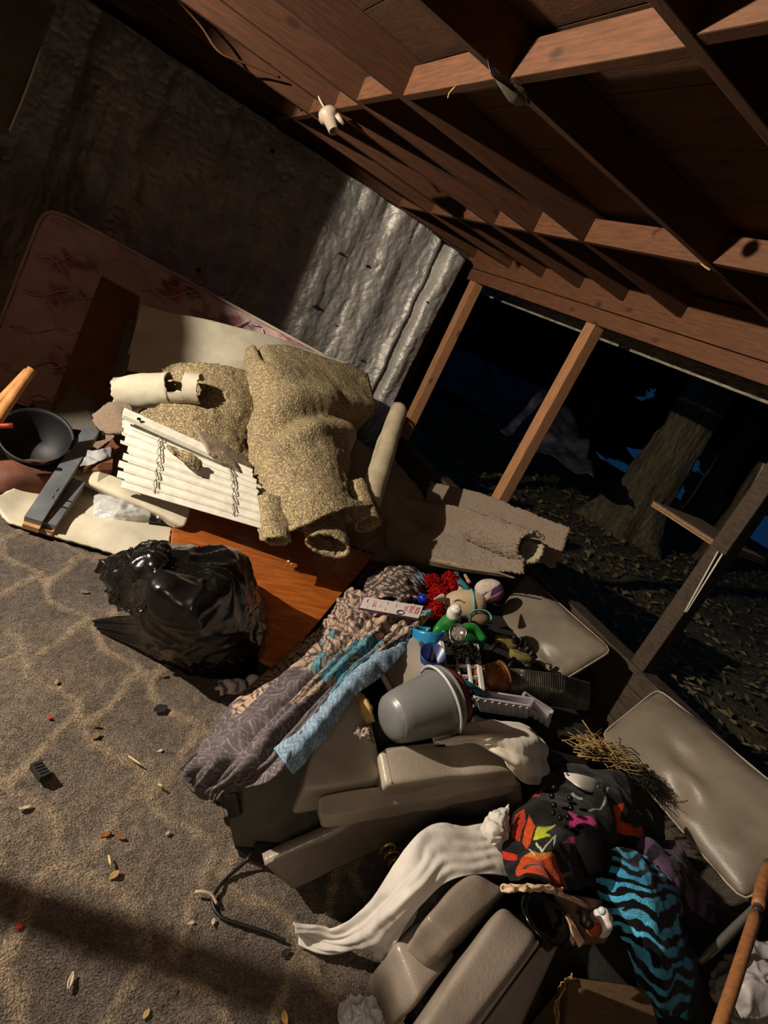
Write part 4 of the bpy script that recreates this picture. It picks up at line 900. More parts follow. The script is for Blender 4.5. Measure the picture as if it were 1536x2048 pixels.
for i in range(5):
    g = P(776 + i * 8, 1700 + i * 14, .30 - .02 * i); tube('hook_spring', [g + (0.02 * math.cos(t), 0.006 * t / 6, 0.02 * math.sin(t)) for t in np.linspace(0, 6, 16)], 0.004, mat('brass', '8a7444', '6a5630', rough=0.35, metal=0.8), parent=sf, seg=5)

# ================================================================ loose back cushions
M_CUS = mat('cushion_leather', '7e7365', '6c6256', rough=0.4, bump=0.18, bscale=110, bdist=0.004, cscale=3, spec=0.4)
def cushion(label, f4, depth, seed, dents):
    t = thing('sofa_cushion', label, 'cushion', (f4[2] + f4[3]) / 2, 'loose leather back cushions')
    f8 = off8(f4, depth); p, F = cube_grid(34); p = p.copy(); k = 14; p = p / (np.abs(p) ** k).sum(1, keepdims=True) ** (1 / k)
    fac = ((1 - np.abs(p[:, 0]) ** 3) * (1 - np.abs(p[:, 1]) ** 3)).clip(0, 1) ** 0.5
    X = tri(p * np.stack([np.ones(len(p)), np.ones(len(p)), 0.25 + 0.9 * fac], -1), f8)
    n = np.cross(f4[1] - f4[0], f4[3] - f4[0]); n /= np.linalg.norm(n); n = n if n @ (EYE - f4[0]) > 0 else -n
    X = X + n * (0.014 * fbm(X, 4, seed) + 0.006 * fbm(X, 11, seed + 3))[:, None]
    for (u, v, r, d) in dents: X = X - n * (d * np.exp(-((p[:, 0] - u) ** 2 + (p[:, 1] - v) ** 2) / r ** 2) * (p[:, 2] > 0))[:, None]
    if np.dot(np.cross(f4[1] - f4[0], f4[3] - f4[0]), -np.array(depth)) < 0: F = F[:, ::-1]
    mk('cover', X, F, M_CUS, t)
    q = []
    for g in np.linspace(0, 2 * math.pi, 101):
        u, v = math.cos(g), math.sin(g); s = (abs(u) ** 14 + abs(v) ** 14) ** (1 / 14); q.append(tri(np.array([[u / s * 1.01, v / s * 1.01, 0.22]]), f8)[0])
    tube('piping', q, 0.0045, M_LEA if seed == 1 else M_LEA, parent=t, seg=6)
    return t
f4 = [PX(1046, 1140, 2.82), PX(1218, 1292, 2.74), PX(1104, 1362, 2.50), PX(980, 1236, 2.50)]
cushion('puffed leather cushion leaning at the sill beside the toys', f4, (0.14, 0.03, -0.07), 1, [(0.5, 0.5, 0.2, 0.03)])
f4 = [PX(1312, 1368, 2.82), PX(1640, 1640, 2.74), PX(1484, 1800, 2.44), PX(1195, 1462, 2.50)]
cushion('big puffed leather cushion behind the straw and fleece at lower right', f4, (0.15, 0.02, -0.08), 2, [(-0.2, -0.1, 0.22, 0.03), (0.1, 0.2, 0.18, -0.03), (0.0, 0.55, 0.2, 0.03)])

# ================================================================ black graphic fleece and zebra fleece
def print_shapes(C, n, shapes, strokes, ground, seed, nz=2.0):
    """colour function for a print: shapes given where they fall on the cloth's own u,v grid (0..1)"""
    def f(u, v, G):
        q = np.stack([u * 4, v * 4, 0 * u], -1)
        x = u + 0.012 * fbm(q, nz, seed); y = v + 0.012 * fbm(q, nz, seed + 9)
        c = np.tile(np.array(lin(ground)), u.shape + (1,))
        for col, poly in shapes: c = mixc(c, np.array(lin(col)), inpoly(x, y, poly).astype(float))
        for col, a, b, w in strokes: c = mixc(c, np.array(lin(col)), 1 - sstep(w * 0.7, w, seg_dist(x, y, a, b)))
        return c
    return f
M_FLEECE = mat('fleece', 'ffffff', 'cfcac6', rough=0.97, attr=True, bump=0.7, bscale=260, bdist=0.005, cscale=90, sheen=0.08, spec=0.1)
# u runs from back to front, v from left to right over the heap
SH = [('a83018', [(.30, .02), (.52, .05), (.55, .10), (.40, .14), (.28, .10)]), ('c24a1c', [(.36, .16), (.55, .12), (.60, .16), (.44, .21)]),
      ('c02c18', [(.66, .0), (.74, .0), (.72, .12), (.66, .10)]), ('b8c030', [(.44, .22), (.52, .20), (.54, .33), (.49, .28), (.44, .34)]),
      ('c4461a', [(.70, .16), (.74, .44), (.98, .52), (.97, .10), (.86, .10)]), ('d07a28', [(.64, .22), (.70, .38), (.74, .44), (.70, .16)]),
      ('100e0e', [(.80, .18), (.80, .33), (.91, .19)]), ('b4307c', [(.38, .40), (.44, .48), (.46, .58), (.52, .56), (.50, .44)]),
      ('b4307c', [(.60, .48), (.66, .46), (.66, .56), (.60, .56)]), ('b4307c', [(.56, .60), (.64, .60), (.64, .65), (.57, .65)]),
      ('d0481e', [(.32, .66), (.28, .72), (.40, .72), (.42, .80), (.36, .84), (.48, .86), (.50, .70)]), ('a03018', [(.05, .16), (.18, .12), (.2, .18), (.08, .22)]),
      ('b03a20', [(.40, .92), (.46, .90), (.46, .99), (.42, .99)])]
ST = [('c8ccb8', (.56, .24), (.66, .30), .008), ('c8ccb8', (.66, .30), (.54, .36), .008), ('c8ccb8', (.54, .36), (.68, .40), .008), ('c8ccb8', (.60, .18), (.68, .24), .006),
      ('bcc0ae', (.2, .62), (.36, .58), .006), ('bcc0ae', (.36, .58), (.4, .52), .006), ('a8acb0', (.14, .72), (.2, .86), .008), ('a8acb0', (.2, .86), (.26, .80), .008), ('a8acb0', (.12, .9), (.2, .92), .007),
      ('9aa0a0', (.15, .44), (.2, .5), .01), ('9aa0a0', (.25, .42), (.3, .48), .01), ('98a0a0', (.86, .20), (.88, .30), .006)]
fl_ = thing('fleece_throw', 'black fleece throw with red, orange, pink and green graffiti print', 'blanket', P(1170, 1720, 0.2))
C = [[(1075, 1590, .36), (1110, 1550, .42), (1180, 1535, .44), (1250, 1560, .42), (1310, 1620, .34)],
     [(1035, 1630, .38), (1095, 1605, .46), (1170, 1590, .49), (1250, 1612, .45), (1330, 1665, .33)],
     [(1015, 1680, .40), (1080, 1665, .50), (1160, 1650, .51), (1240, 1670, .44), (1320, 1705, .32)],
     [(1008, 1725, .42), (1070, 1725, .52), (1130, 1710, .50), (1210, 1725, .42), (1290, 1735, .33)],
     [(1020, 1762, .46), (1075, 1772, .53), (1130, 1782, .50), (1190, 1770, .40), (1260, 1755, .33)]]
patch('cloth', C, M_FLEECE, (200, 200), 0.008, ((0.02, 7), (0.006, 20)), parent=fl_, colfn=print_shapes(None, None, SH, ST, '0f0d0d', 3))
def col_zebra(u, v, G):
    q = np.stack([u * 1.0, v * 0.5, 0 * u], -1)
    w = u * 1.0 + 0.30 * np.abs(v - 0.55) + 0.10 * fbm(q, 4.5, 2) + 0.02 * fbm(q, 16, 5)
    br = 0.16 * fbm(q, 9, 8)
    s = np.sin(w * 58) + br * 2.5
    blue = mixc(np.array(lin('45a4d8')), np.array(lin('5cc0f0')), sstep(-.3, .4, fbm(q, 5, 30)))
    blue = mixc(np.array(lin('8a93b8')), blue, sstep(0.02, 0.22, u + 0.25 * v)); blue = mixc(blue, np.array(lin('28788c')), sstep(0.6, 1, u) * 0.5)
    c = mixc(np.array(lin('0d0d10')), blue, sstep(-0.05, 0.25, s)); return mixc(c, np.array(lin('0d0d10')), sstep(0.88, 0.93, v) * sstep(.2, .4, u))
zt = thing('zebra_throw', 'bright blue and black zebra striped fleece spilling to the lower right', 'blanket', P(1330, 1900, 0.1))
C = [[(1165, 1715, 0.43), (1205, 1705, 0.47), (1250, 1705, 0.47), (1290, 1715, 0.45)],
     [(1190, 1770, 0.41), (1240, 1755, 0.47), (1290, 1750, 0.48), (1345, 1765, 0.43)],
     [(1215, 1830, 0.37), (1270, 1810, 0.44), (1320, 1805, 0.45), (1375, 1830, 0.37)],
     [(1245, 1890, 0.33), (1295, 1875, 0.40), (1340, 1875, 0.40), (1390, 1900, 0.31)],
     [(1270, 1950, 0.29), (1315, 1945, 0.35), (1355, 1945, 0.33), (1390, 1965, 0.25)],
     [(1290, 2030, 0.21), (1325, 2035, 0.25), (1355, 2035, 0.23), (1375, 2040, 0.19)]]
patch('cloth', C, M_FLEECE, (220, 130), 0.008, ((0.018, 8), (0.006, 22)), parent=zt, colfn=col_zebra)
def col_purple(u, v, G):
    q = np.stack([u, v, 0 * u], -1); s = np.sin((v * 0.9 + 0.5 * u + 0.12 * fbm(q, 4, 2)) * 26 ) + 0.5 * fbm(q, 8, 4)
    return mixc(np.array(lin('141118')), np.array(lin('5c4360')), sstep(-0.4, 0.1, s))
tag(patch('purple_throw', [[(1225, 1700, .38), (1285, 1675, .40), (1345, 1685, .36), (1370, 1720, .28)], [(1250, 1740, .40), (1310, 1720, .43), (1370, 1735, .38), (1405, 1770, .28)], [(1300, 1770, .40), (1345, 1760, .42), (1390, 1780, .36), (1425, 1810, .24)], [(1340, 1815, .34), (1370, 1815, .36), (1400, 1830, .3), (1430, 1850, .2)]],
    M_FLEECE, (120, 110), 0.008, ((0.02, 9), (0.006, 24)), colfn=col_purple), 'dusky purple and black striped fleece beside the blue zebra throw', 'blanket')
# dark bundle that carries the throws
tag(blob('clothes_heap', [np.array(a) for a in ((1.45, .95, .33), (2.45, 1.0, .27), (2.4, .35, .1), (1.75, .4, .2), (1.45, 1.0, 0), (2.5, 1.05, 0), (2.45, .3, 0), (1.7, .35, 0))], M_SOFB, n=18, k=5, noise=((0.03, 4),)), 'black clothes heap beneath the fleece throws', 'clothes')
# white visor piece
M_WPL = mat('white_plastic', 'd2ccc4', 'c4beb6', rough=0.4)
vz = thing('visor', 'white curved plastic visor lying on the graffiti fleece', 'visor', P(1165, 1565, 0.48))
C = [[(1128, 1546, .50), (1160, 1550, .52), (1190, 1560, .51), (1202, 1572, .49)], [(1132, 1556, .50), (1155, 1572, .52), (1180, 1584, .51), (1202, 1582, .49)]]
patch('shell', C, M_WPL, (14, 30), 0.006, parent=vz)
for (x, y) in ((1134, 1548), (1196, 1573)): ell('rivet', P(x, y, .512), 0.004, M_METAL, n=5, parent=vz)
# glossy dots standing in for print and glass glints / hat shape on fleece
bw = tag(lathe('cap', P(1168, 1700, .46), P(1170, 1668, .52), [(0, 0.085), (0.1, 0.088), (0.5, 0.07), (0.85, 0.04), (1, 0)], mat('black_cap', '0a090a', '060506', rough=0.8, spec=0.1), 32, sq=0.8), 'round black cap sitting on the graffiti fleece', 'cap')
M_GLINT = mat('glint_black', '0c0d0d', '0a0a0a', rough=0.12)
nk = thing('glint_dots', 'glossy black dots standing in for glints on the graffiti fleece', 'glints', P(1115, 1600, .48))
for i, (x, y) in enumerate(((1108, 1575), (1104, 1592), (1108, 1610), (1106, 1626), (1120, 1636), (1136, 1634), (1142, 1616), (1140, 1596))):
    ell('bead', P(x, y, .535), 0.0085, M_GLINT, n=8, parent=nk)
# ================================================================ paper, strips, toy, box, stick at lower right
M_PAPER = mat('crumpled_paper', 'd2b894', 'b08a6a', rough=0.85, cscale=40)
tag(patch('paper_scrap', [[(1002, 1772, .545), (1050, 1768, .55), (1125, 1775, .53)], [(1004, 1784, .535), (1055, 1784, .54), (1130, 1790, .52)]], M_PAPER, (12, 40), 0.004, fn=crinkle(0.014, 30, 3), ragged=0.006), 'crumpled tan paper strip along the top of the sofa arm', 'paper')
f4 = [P(1112, 1782, .50), P(1205, 1800, .46), P(1215, 1880, .38), P(1150, 1885, .40)]
tag(hexa('cardboard_flap', off8(f4, (0, 0, -0.015)), mat('tan_card', '6e5340', '5c4534', rough=0.85), 0.003), 'tan cardboard flap beside the black cup holder', 'cardboard')
tag(tube('wood_strip', [P(1112, 1785, .52), P(1150, 1800, .50), P(1172, 1812, .48)], 0.006, M_PAPER, n=6), 'thin pale wood strip beside the paper scrap', 'wood')
bx_ = [P(1131, 1828, .46), P(1137, 1826, .46), P(1170, 1884, .43), P(1163, 1890, .43)]
tag(hexa('wood_strip', off8(bx_, (0, 0, -0.012)), M_PAPER, 0.001), 'pale wood strip on the cardboard flap near the small toy', 'wood')
ty = thing('plush_toy', 'small white toy with black muzzle and orange patch', 'toy', P(1195, 1850, .38))
ell('body', P(1203, 1845, .44), (0.03, 0.03, 0.034), mat('toy_white'), n=12, parent=ty, noise=((0.006, 40),))
ell('orange_patch', P(1188, 1858, .465), (0.02, 0.018, 0.02), mat('toy_orange', 'a84a1c', '8c3a14', rough=0.8), n=8, parent=ty)
for (x, y, r) in ((1168, 1838, .017), (1160, 1829, .010), (1176, 1846, .014)): ell('black_muzzle', P(x, y, .49), r, mat('toy_black', '0b0a0a', '080707', rough=0.5), n=8, parent=ty)
ell('glass_eye', P(1204, 1822, .495), 0.010, mat('eye_glass', 'c8d0d4', 'b0b8bc', rough=0.08), n=8, parent=ty)
M_BOXC = mat('brown_box_card', '6a5034', '54402a', rough=0.75, cscale=10, stretch=(3, 14, 14))
cbx = thing('cardboard_box', 'brown cardboard box with a torn tan edge at the bottom', 'box', P(1200, 2040, 0))
f4 = [P(1138, 1952, .30), P(1298, 1975, .28), P(1330, 2100, .27), P(1130, 2110, .28)]
hexa('box_body', [a for a in f4] + [a * np.array([1, 1, 0]) for a in f4], M_BOXC, 0.006, cbx)
patch('torn_edge', [[(1145, 1945, .31), (1128, 1975, .32), (1118, 2010, .31), (1120, 2060, .31)], [(1138, 1960, .30), (1120, 1990, .26), (1112, 2020, .25), (1112, 2070, .25)]], mat('torn_card', 'a8844e', '8a683a', rough=0.85), (30, 12), 0.004, parent=cbx, fn=crinkle(0.01, 30, 4), ragged=0.005)
M_HNDL = mat('handle_wood', '9c6a42', '80522e', rough=0.55, cscale=6, stretch=(10, 10, 1))
bs = thing('broom_handle', 'brown wooden tool handle with a metal collar at the right edge', 'handle', P(1440, 2060, .38))
tube('shaft', [P(1432, 2075, .42), P(1470, 1960, .46), P(1512, 1828, .50)], (0.017, 0.017, 0.017), M_HNDL, n=14, seg=12, parent=bs)
tube('collar', [P(1512, 1828, .50), P(1517, 1808, .505)], 0.013, M_METAL, parent=bs); tube('grip', [P(1516, 1812, .505), P(1524, 1775, .515), P(1540, 1730, .52)], (0.018, 0.02, 0.02), M_HNDL, n=8, seg=12, parent=bs)
tag(tube('umbrella_pole', [P(1398, 1925, .30), P(1425, 1900, .34), P(1470, 1855, .40), P(1512, 1812, .46)], (0.008, 0.013, 0.013, 0.01), mat('dull_grey', '5a5852', '484640', rough=0.5), n=20), 'dull grey pole crossing behind the wooden tool handle', 'pole')
M_PBAG = mat('white_plastic_bag', 'b8b2b0', 'a29c9c', rough=0.3, bump=0.3, bscale=30, bdist=0.01, alpha=0.9)
tag(patch('plastic_bag', [[(1440, 1930, .20), (1480, 1900, .28), (1530, 1890, .30), (1580, 1900, .26)], [(1420, 1975, .16), (1475, 1960, .30), (1530, 1950, .34), (1590, 1960, .28)], [(1408, 2010, .10), (1470, 2020, .24), (1530, 2020, .30), (1590, 2030, .24)], [(1420, 2060, .02), (1470, 2075, .06), (1530, 2090, .06), (1590, 2090, .02)]], M_PBAG, (70, 70), 0.002, fn=crinkle(0.022, 12, 5)), 'crumpled white plastic bag in the lower right corner', 'bag')
tag(patch('clear_wrap', [[(690, 2000, .03), (730, 1995, .05), (760, 2010, .03)], [(680, 2030, .02), (725, 2030, .07), (765, 2040, .03)], [(690, 2070, .01), (730, 2075, .03), (770, 2075, .01)]], M_FILM, (40, 40), 0.002, fn=crinkle(0.016, 26, 6)), 'crumpled clear wrap on the carpet by the sofa front', 'wrap')
tag(patch('paper_scrap', [[(785, 1985, .05), (800, 1980, .10)], [(782, 2020, .03), (808, 2025, .09)], [(775, 2060, .01), (815, 2070, .06)]], M_PAPER, (24, 16), 0.004, fn=crinkle(0.012, 30, 8), ragged=.006), 'torn tan paper tucked against the sofa front', 'paper')
# straw
M_STRAW = mat('straw', 'a68a5a', '80683c', rough=0.8, cscale=20)
parts = []; rg = np.random.default_rng(5)
for i in range(150):
    t = rg.random(); c = P(1165 + 90 * t + 14 * rg.normal(), 1478 + 48 * t + 11 * rg.normal(), .36 + .03 * rg.normal()); g = 0.3 + rg.normal() * 0.5
    d = np.array([math.cos(g), -math.sin(g) * .7, rg.normal() * .25]) * (0.035 + 0.05 * rg.random())
    parts.append(tubedata([c - d, c + d * 0.2 + rg.normal(size=3) * .006, c + d], 0.0016 + 0.0012 * rg.random(), 4))
tag(joined('broom_straw', parts, M_STRAW), 'bunch of dry broom straw in front of the big cushion', 'straw', kind='stuff')
parts = []
for i in range(70):
    c = P(1255 + 10 * rg.normal(), 1530 + 8 * rg.normal(), .36); e = P(1330 + 14 * rg.normal(), 1590 + 16 * rg.normal(), .32 + .02 * rg.normal())
    parts.append(tubedata([c, (c + e) / 2 + rg.normal(size=3) * .008, e], (0.002, 0.0015, 0.0008), 4))
tag(joined('brush_bristles', parts, mat('dark_bristle', '3a3024', '2a2218', rough=0.8)), 'dark brush bristles fanning below the broom straw', 'bristles', kind='stuff')
f4 = [P(1090, 1495, .40), P(1180, 1520, .37), P(1160, 1545, .36), P(1075, 1520, .38)]
tag(hexa('dark_board', off8(f4, (0.02, 0.02, -0.10)), M_CABS, 0.004), 'dark board edge between white cloth and straw', 'board')

# ================================================================ toys and small things
# card with red handwriting
cd = thing('handwritten_card', 'white card with purple edge and red handwriting on the bedspread', 'card', P(780, 1220, .4))
f4 = [P(727, 1194, .430), P(848, 1212, .440), P(838, 1238, .412), P(717, 1216, .402)]
hexa('backing', off8(f4, (0, 0, -0.010)), mat('purple_edge', '8f5f94', '7c5082', rough=0.5), 0.002, cd)
cc = np.mean(f4, 0); up = np.cross(f4[1] - f4[0], f4[3] - f4[0]); up /= np.linalg.norm(up); up = up if up[2] > 0 else -up
hexa('card_face', off8([cc + (a - cc) * 0.965 + up * 0.003 for a in f4], -up * 0.002), mat('card_white', 'e4dcd6', 'dcd4ce', rough=0.5), 0, cd)
wr_ = []; gr = []; rg = np.random.default_rng(11)
def cpt(u, v): return (f4[0] * (1 - u) + f4[1] * u) * (1 - v) + (f4[3] * (1 - u) + f4[2] * u) * v + up * 0.0036
for ci, u0 in enumerate((0.08, 0.19, 0.30, 0.40, 0.55, 0.70, 0.79, 0.89)):
    ln = (0.30, 0.55, 0.45, 0.72, 0.35, 0.40, 0.62, 0.55)[ci]; v0 = 0.16 + 0.05 * (ci % 3)
    for du in ((0, 0.035) if ci in (1, 2, 5, 6, 7) else (0,)):
        n = int(ln * 26); q = [cpt(u0 + du + 0.011 * math.sin(k * 2.3 + ci) + 0.004 * rg.normal(), v0 + ln * k / n) for k in range(n)]
        wr_.append(tubedata(q, 0.0016, 4))
for u0 in (0.02, 0.145, 0.255, 0.365, 0.49, 0.63, 0.755): gr.append(tubedata([cpt(u0 + .1, 0.06), cpt(u0 + .1, 0.94)], 0.0004, 4))
joined('red_writing', wr_, mat('red_ink', 'b02e34', 'a02830', rough=0.6), cd); joined('ruled_lines', gr, mat('grey_ink', 'a8a0a8', '98909a', rough=0.6), cd)
g = cpt(0.66, 0.80); parts = [tubedata([g + (f4[1] - f4[0]) * 0.06 * math.cos(t) + (f4[3] - f4[0]) * 0.17 * math.sin(t) for t in np.linspace(0, 6.3, 24)], 0.003, 5)]
joined('dark_oval', parts, mat('ink_black', '1c1a22', '141218', rough=0.5), cd)
ell('ball', P(845, 1197, .37), 0.026, mat('blue_gloss', '16309c', '12268a', rough=0.12, coat=0.5), n=14); tag(bpy.data.objects['ball'], 'small glossy blue ball beside the red plush', 'ball')
# red shaggy plush
rp = thing('shaggy_plush', 'shaggy red plush toy lying under the carpet edge', 'plush toy', P(885, 1195, .27))
M_RP = mat('red_chenille', '98100f', '760808', rough=0.95, spec=0.1)
limbs = [((880, 1190, .35), (0.055, 0.05, 0.05)), ((866, 1163, .35), (0.035, 0.035, 0.03)), ((900, 1160, .35), (0.04, 0.04, 0.035)), ((872, 1218, .35), (0.038, 0.05, 0.035)), ((888, 1205, .35), (.04, .05, .04)), ((905, 1178, .34), (.035, .04, .03))]
parts = []; cent = []
for c, r in limbs:
    c = P(*c); p, F = cube_grid(10); pp = p / np.linalg.norm(p, axis=1, keepdims=True); mk('body' if not cent else 'limb', c + pp * np.array(r) * 0.95, F, M_RP, rp); cent.append((c, np.array(r)))
tf = []
for c, r in cent:
    for i in range(170):
        d = rg.normal(size=3); d /= np.linalg.norm(d); a = c + d * r * 0.92; b = c + d * (r + 0.010) + rg.normal(size=3) * 0.005; tf.append(tubedata([a, b], (0.0042, 0.0030), 5))
tag(joined('chenille_tufts', tf, M_RP, rp), kind='stuff')
# teal plush arm and purple-white plush
tp = thing('teal_plush', 'small teal knitted plush arm beside the red plush', 'plush toy', P(925, 1175, .3))
tube('arm', [P(912, 1148, .34), P(918, 1165, .36), P(935, 1182, .36)], (0.02, 0.026, 0.026), mat('teal_knit', '2f7480', '225a66', rough=0.95, bump=0.8, bscale=120), n=12, parent=tp, noise=(0.006, 60))
tube('pink_hand', [P(930, 1150, .34), P(938, 1165, .345)], (0.010, 0.013), mat('skin_pink', 'b8896e', 'a0745c', rough=0.7), n=8, parent=tp)
def colball(p, X):
    t = p[:, 1] * 0.75 + p[:, 0] * 0.5
    c = mixc(np.array(lin('c9bcae')), np.array(lin('4a2a66')), (t > -0.15).astype(float)); c = mixc(c, np.array(lin('c9b0b0')), ((t > 0.32) & (t < 0.38)).astype(float)); return mixc(c, np.array(lin('7a3452')), (t > 0.38).astype(float))
Fm = np.stack([ROT[:, 0], -ROT[:, 1], ROT[:, 2]], 1)
bl_ = tag(ell('plush_ball', P(978, 1182, .36), (0.085, 0.07, 0.06), M_PLAIN, n=30, rot=Fm, colfn=colball, k=2.2), 'round white, purple and maroon plush behind the beige plush', 'plush toy')
# beige plush head with teal halter
hd = thing('beige_plush', 'beige plush animal head wearing a teal halter', 'plush toy', P(932, 1230, .3))
M_BEI = mat('beige_plush_fabric', 'b39c7e', '9a8468', rough=0.95, sheen=0.4, bump=0.4, bscale=150, bdist=0.004)
hc = P(930, 1208, .42); ell('head', hc, (0.105, 0.07, 0.07), M_BEI, n=18, rot=Fm, parent=hd, k=2.4)
ell('muzzle', P(957, 1238, .43), (0.05, 0.035, 0.045), mat('muzzle_dark', '6a5a4a', '54463a', rough=0.9), n=12, rot=Fm, parent=hd)
for (x, y, tx_, ty_) in ((885, 1196, -16, 2), (975, 1196, 8, -16), (922, 1183, -3, -10)):
    tube('ear', [P(x, y, .42), P(x + tx_, y + ty_, .43)], (0.022, 0.004), M_BEI, n=6, parent=hd, seg=10)
M_TEAL = mat('teal_ribbon', '5f9a92', '4c827c', rough=0.7)
q = [hc + Fm @ np.array([0.030 + 0.004 * math.sin(t), 0.072 * math.cos(t), 0.072 * math.sin(t)]) for t in np.linspace(-1.7, 3.6, 30)]
tube('halter', q, 0.007, M_TEAL, parent=hd, squash=0.5)
mcc = P(957, 1238, .43); q = [mcc + Fm @ np.array([0.054 * math.cos(t), 0.038 * math.sin(t) - .012, 0.038]) for t in np.linspace(3.0, 6.5, 24)]
tube('halter', q, 0.007, M_TEAL, parent=hd, squash=0.5)
tube('mouth_seam', [P(908, 1203, .49), P(918, 1200, .495), P(930, 1206, .495)], 0.004, mat('seam_brown', '7a654e', '66543f'), n=8, parent=hd)
# green bottle
M_GRN = mat('green_plastic', '2c8a3c', '237530', rough=0.28, spec=0.5)
gb_ = thing('green_bottle', 'bright green bottle with a white cap below the beige plush', 'bottle', P(915, 1260, .27))
f4 = [P(868, 1248, .42), P(900, 1212, .44), P(935, 1232, .44), P(905, 1268, .40)]
blob('shoulder', off8(f4, (0.02, 0.03, -0.12)), M_GRN, n=16, k=3, parent=gb_)
f4 = [P(915, 1250, .42), P(940, 1232, .43), P(985, 1288, .36), P(930, 1290, .36)]
blob('body', off8(f4, (0.02, 0.03, -0.10)), M_GRN, n=16, k=3.2, parent=gb_)
tube('grip', [P(918, 1262, .44), P(945, 1256, .455), P(968, 1280, .43)], (0.02, 0.024, 0.018), M_GRN, n=12, parent=gb_, seg=12)
c = P(906, 1232, .43); e = P(912, 1216, .50); lathe('cap', c, e, [(0, 0.030), (0.2, 0.034), (0.5, 0.034), (0.55, 0.026), (0.9, 0.024), (1, 0.018), (1, 0)], M_WPL, 28, gb_)
tube('spout', [e, e + (0.022, 0.006, 0.006)], 0.007, M_WPL, parent=gb_); tube('red_clip', [e + (0.02, 0, -.01), e + (0.03, -.01, -.03)], 0.004, mat('red_plastic'), parent=gb_)
# blue cuff with grey straps
bc_ = thing('blue_cuff', 'bright blue plastic cuff with dark grey straps', 'cuff', P(850, 1290, .3))
M_BLU = mat('bright_blue_plastic', '1f78a8', '186694', rough=0.35)
c = P(852, 1284, .41); roll('band', c + (0.0, 0.02, 0.05), c + (0.01, -0.02, -0.03), 0.064, 0.066, 0.85, M_BLU, 0.006, start=0.3, parent=bc_, nv=8, nu=50)
M_STRAP = mat('dark_grey_strap', '3b3632', '2e2a27', rough=0.85)
patch('strap', [[(862, 1266, .43), (878, 1264, .43), (898, 1266, .42)], [(862, 1285, .42), (880, 1282, .42), (898, 1284, .41)]], M_STRAP, (12, 12), 0.006, parent=bc_)
patch('strap', [[(836, 1270, .43), (852, 1264, .43)], [(842, 1290, .43), (858, 1284, .43)], [(838, 1318, .42), (860, 1318, .42)]], M_STRAP, (14, 10), 0.006, parent=bc_)
ell('rivet', P(855, 1260, .43), 0.006, mat('pale_green', '7fa89a', '6f9488'), n=5, parent=bc_)
# navy scoop
c = P(857, 1336, .41); lathe('scoop', c, c + (-0.035, -0.02, 0.085), [(0, 0), (0, 0.03), (0.1, 0.034), (1, 0.05), (1, 0.047), (0.12, 0.03), (0.1, 0)], mat('navy_plastic', '26346c', '1e2a5c', rough=0.35), 32)
tag(bpy.data.objects['scoop'], 'navy blue plastic cup beside the white rack', 'cup')
# can
cn = thing('can', 'small open tin can with white label behind the rack', 'can', P(915, 1285, .36))
c = P(915, 1279, .41); e = P(916, 1264, .485); M_TIN = mat('tin', '9a948c', '827c74', rough=0.25, metal=0.9)
lathe('label', c, c + (e - c) * 0.93, [(0, 0), (0, 0.036), (1, 0.036), (1, 0)], mat('can_label', 'd8cfc2', 'c2b8aa', rough=0.5), 28, cn)
lathe('lid_rim', c + (e - c) * 0.9, e, [(0, 0.0365), (0.6, 0.038), (1, 0.0375), (1, 0.034), (0.3, 0.032), (0.3, 0)], M_TIN, 28, cn)
box('red_mark', c + (e - c) * 0.25 + (EYE - c) / np.linalg.norm(EYE - c) * 0.036, (0.012, 0.004, 0.008), mat('red_plastic'), parent=cn, bevel=0.001)
# white rack
rk = thing('wire_rack', 'white plastic grid rack in the middle of the clutter', 'rack', P(920, 1350, .27))
Q = [P(877, 1286, .47), P(957, 1292, .47), P(968, 1377, .45), P(893, 1372, .45)]
def qp(u, v, dz=0): return (Q[0] * (1 - u) + Q[1] * u) * (1 - v) + (Q[3] * (1 - u) + Q[2] * u) * v + np.array([0, 0, dz])
for u in (0.06, 0.36, 0.66, 0.94): bar('rack_bar', qp(u, -0.02), qp(u, 1.04), 0.011 if 0.1 < u < 0.9 else 0.018, 0.016, M_WPL, rk)
for v in (0.03, 0.26, 0.5, 0.75, 0.98): bar('rack_bar', qp(-0.02, v, -0.004), qp(1.02, v, -0.004), 0.010, 0.014, M_WPL, rk)
f4 = [qp(0, 0, -.012), qp(0, 1, -.012), qp(0, 1, -.10), qp(0, 0, -.10)]
hexa('side_panel', off8(f4, (0.008, 0.0, 0)), M_WPL, 0.002, rk)
f4 = [qp(0, 1, -.012), qp(1, 1, -.012), qp(1, 1, -.09), qp(0, 1, -.09)]
for v in (-.05, -.09): bar('rack_bar', qp(0, 1.02, v), qp(1, 1.02, v), 0.01, 0.01, M_WPL, rk)
for u in (0, 0.33, 0.66, 1): bar('rack_bar', qp(u, 1.02, -.01), qp(u, 1.02, -.1), 0.009, 0.009, M_WPL, rk)
# chain tangle
parts = []
for i in range(110):
    c = qp(0.16 + 0.72 * rg.random(), 0.10 + 0.36 * rg.random(), 0.016 + 0.018 * rg.random()); A_ = frame(rg.normal(size=3))
    parts.append(tubedata([c + A_[:, 0] * 0.012 * math.cos(t) + A_[:, 1] * 0.007 * math.sin(t) for t in np.linspace(0, 6.28, 11)], 0.0024, 5))
tag(joined('chain', parts, mat('black_chain', '3a3836', '201f1e', rough=0.3, metal=0.8)), 'tangled dark metal chain heaped on the white rack', 'chain')
f4 = [qp(.14, .05, .012), qp(.34, .04, .012), qp(.30, .55, .012), qp(.08, .55, .012)]
tag(hexa('black_cloth', off8(f4, (0, 0, -0.004)), M_BLACK, 0.001), 'flat black pad under the chain on the white rack', 'pad')
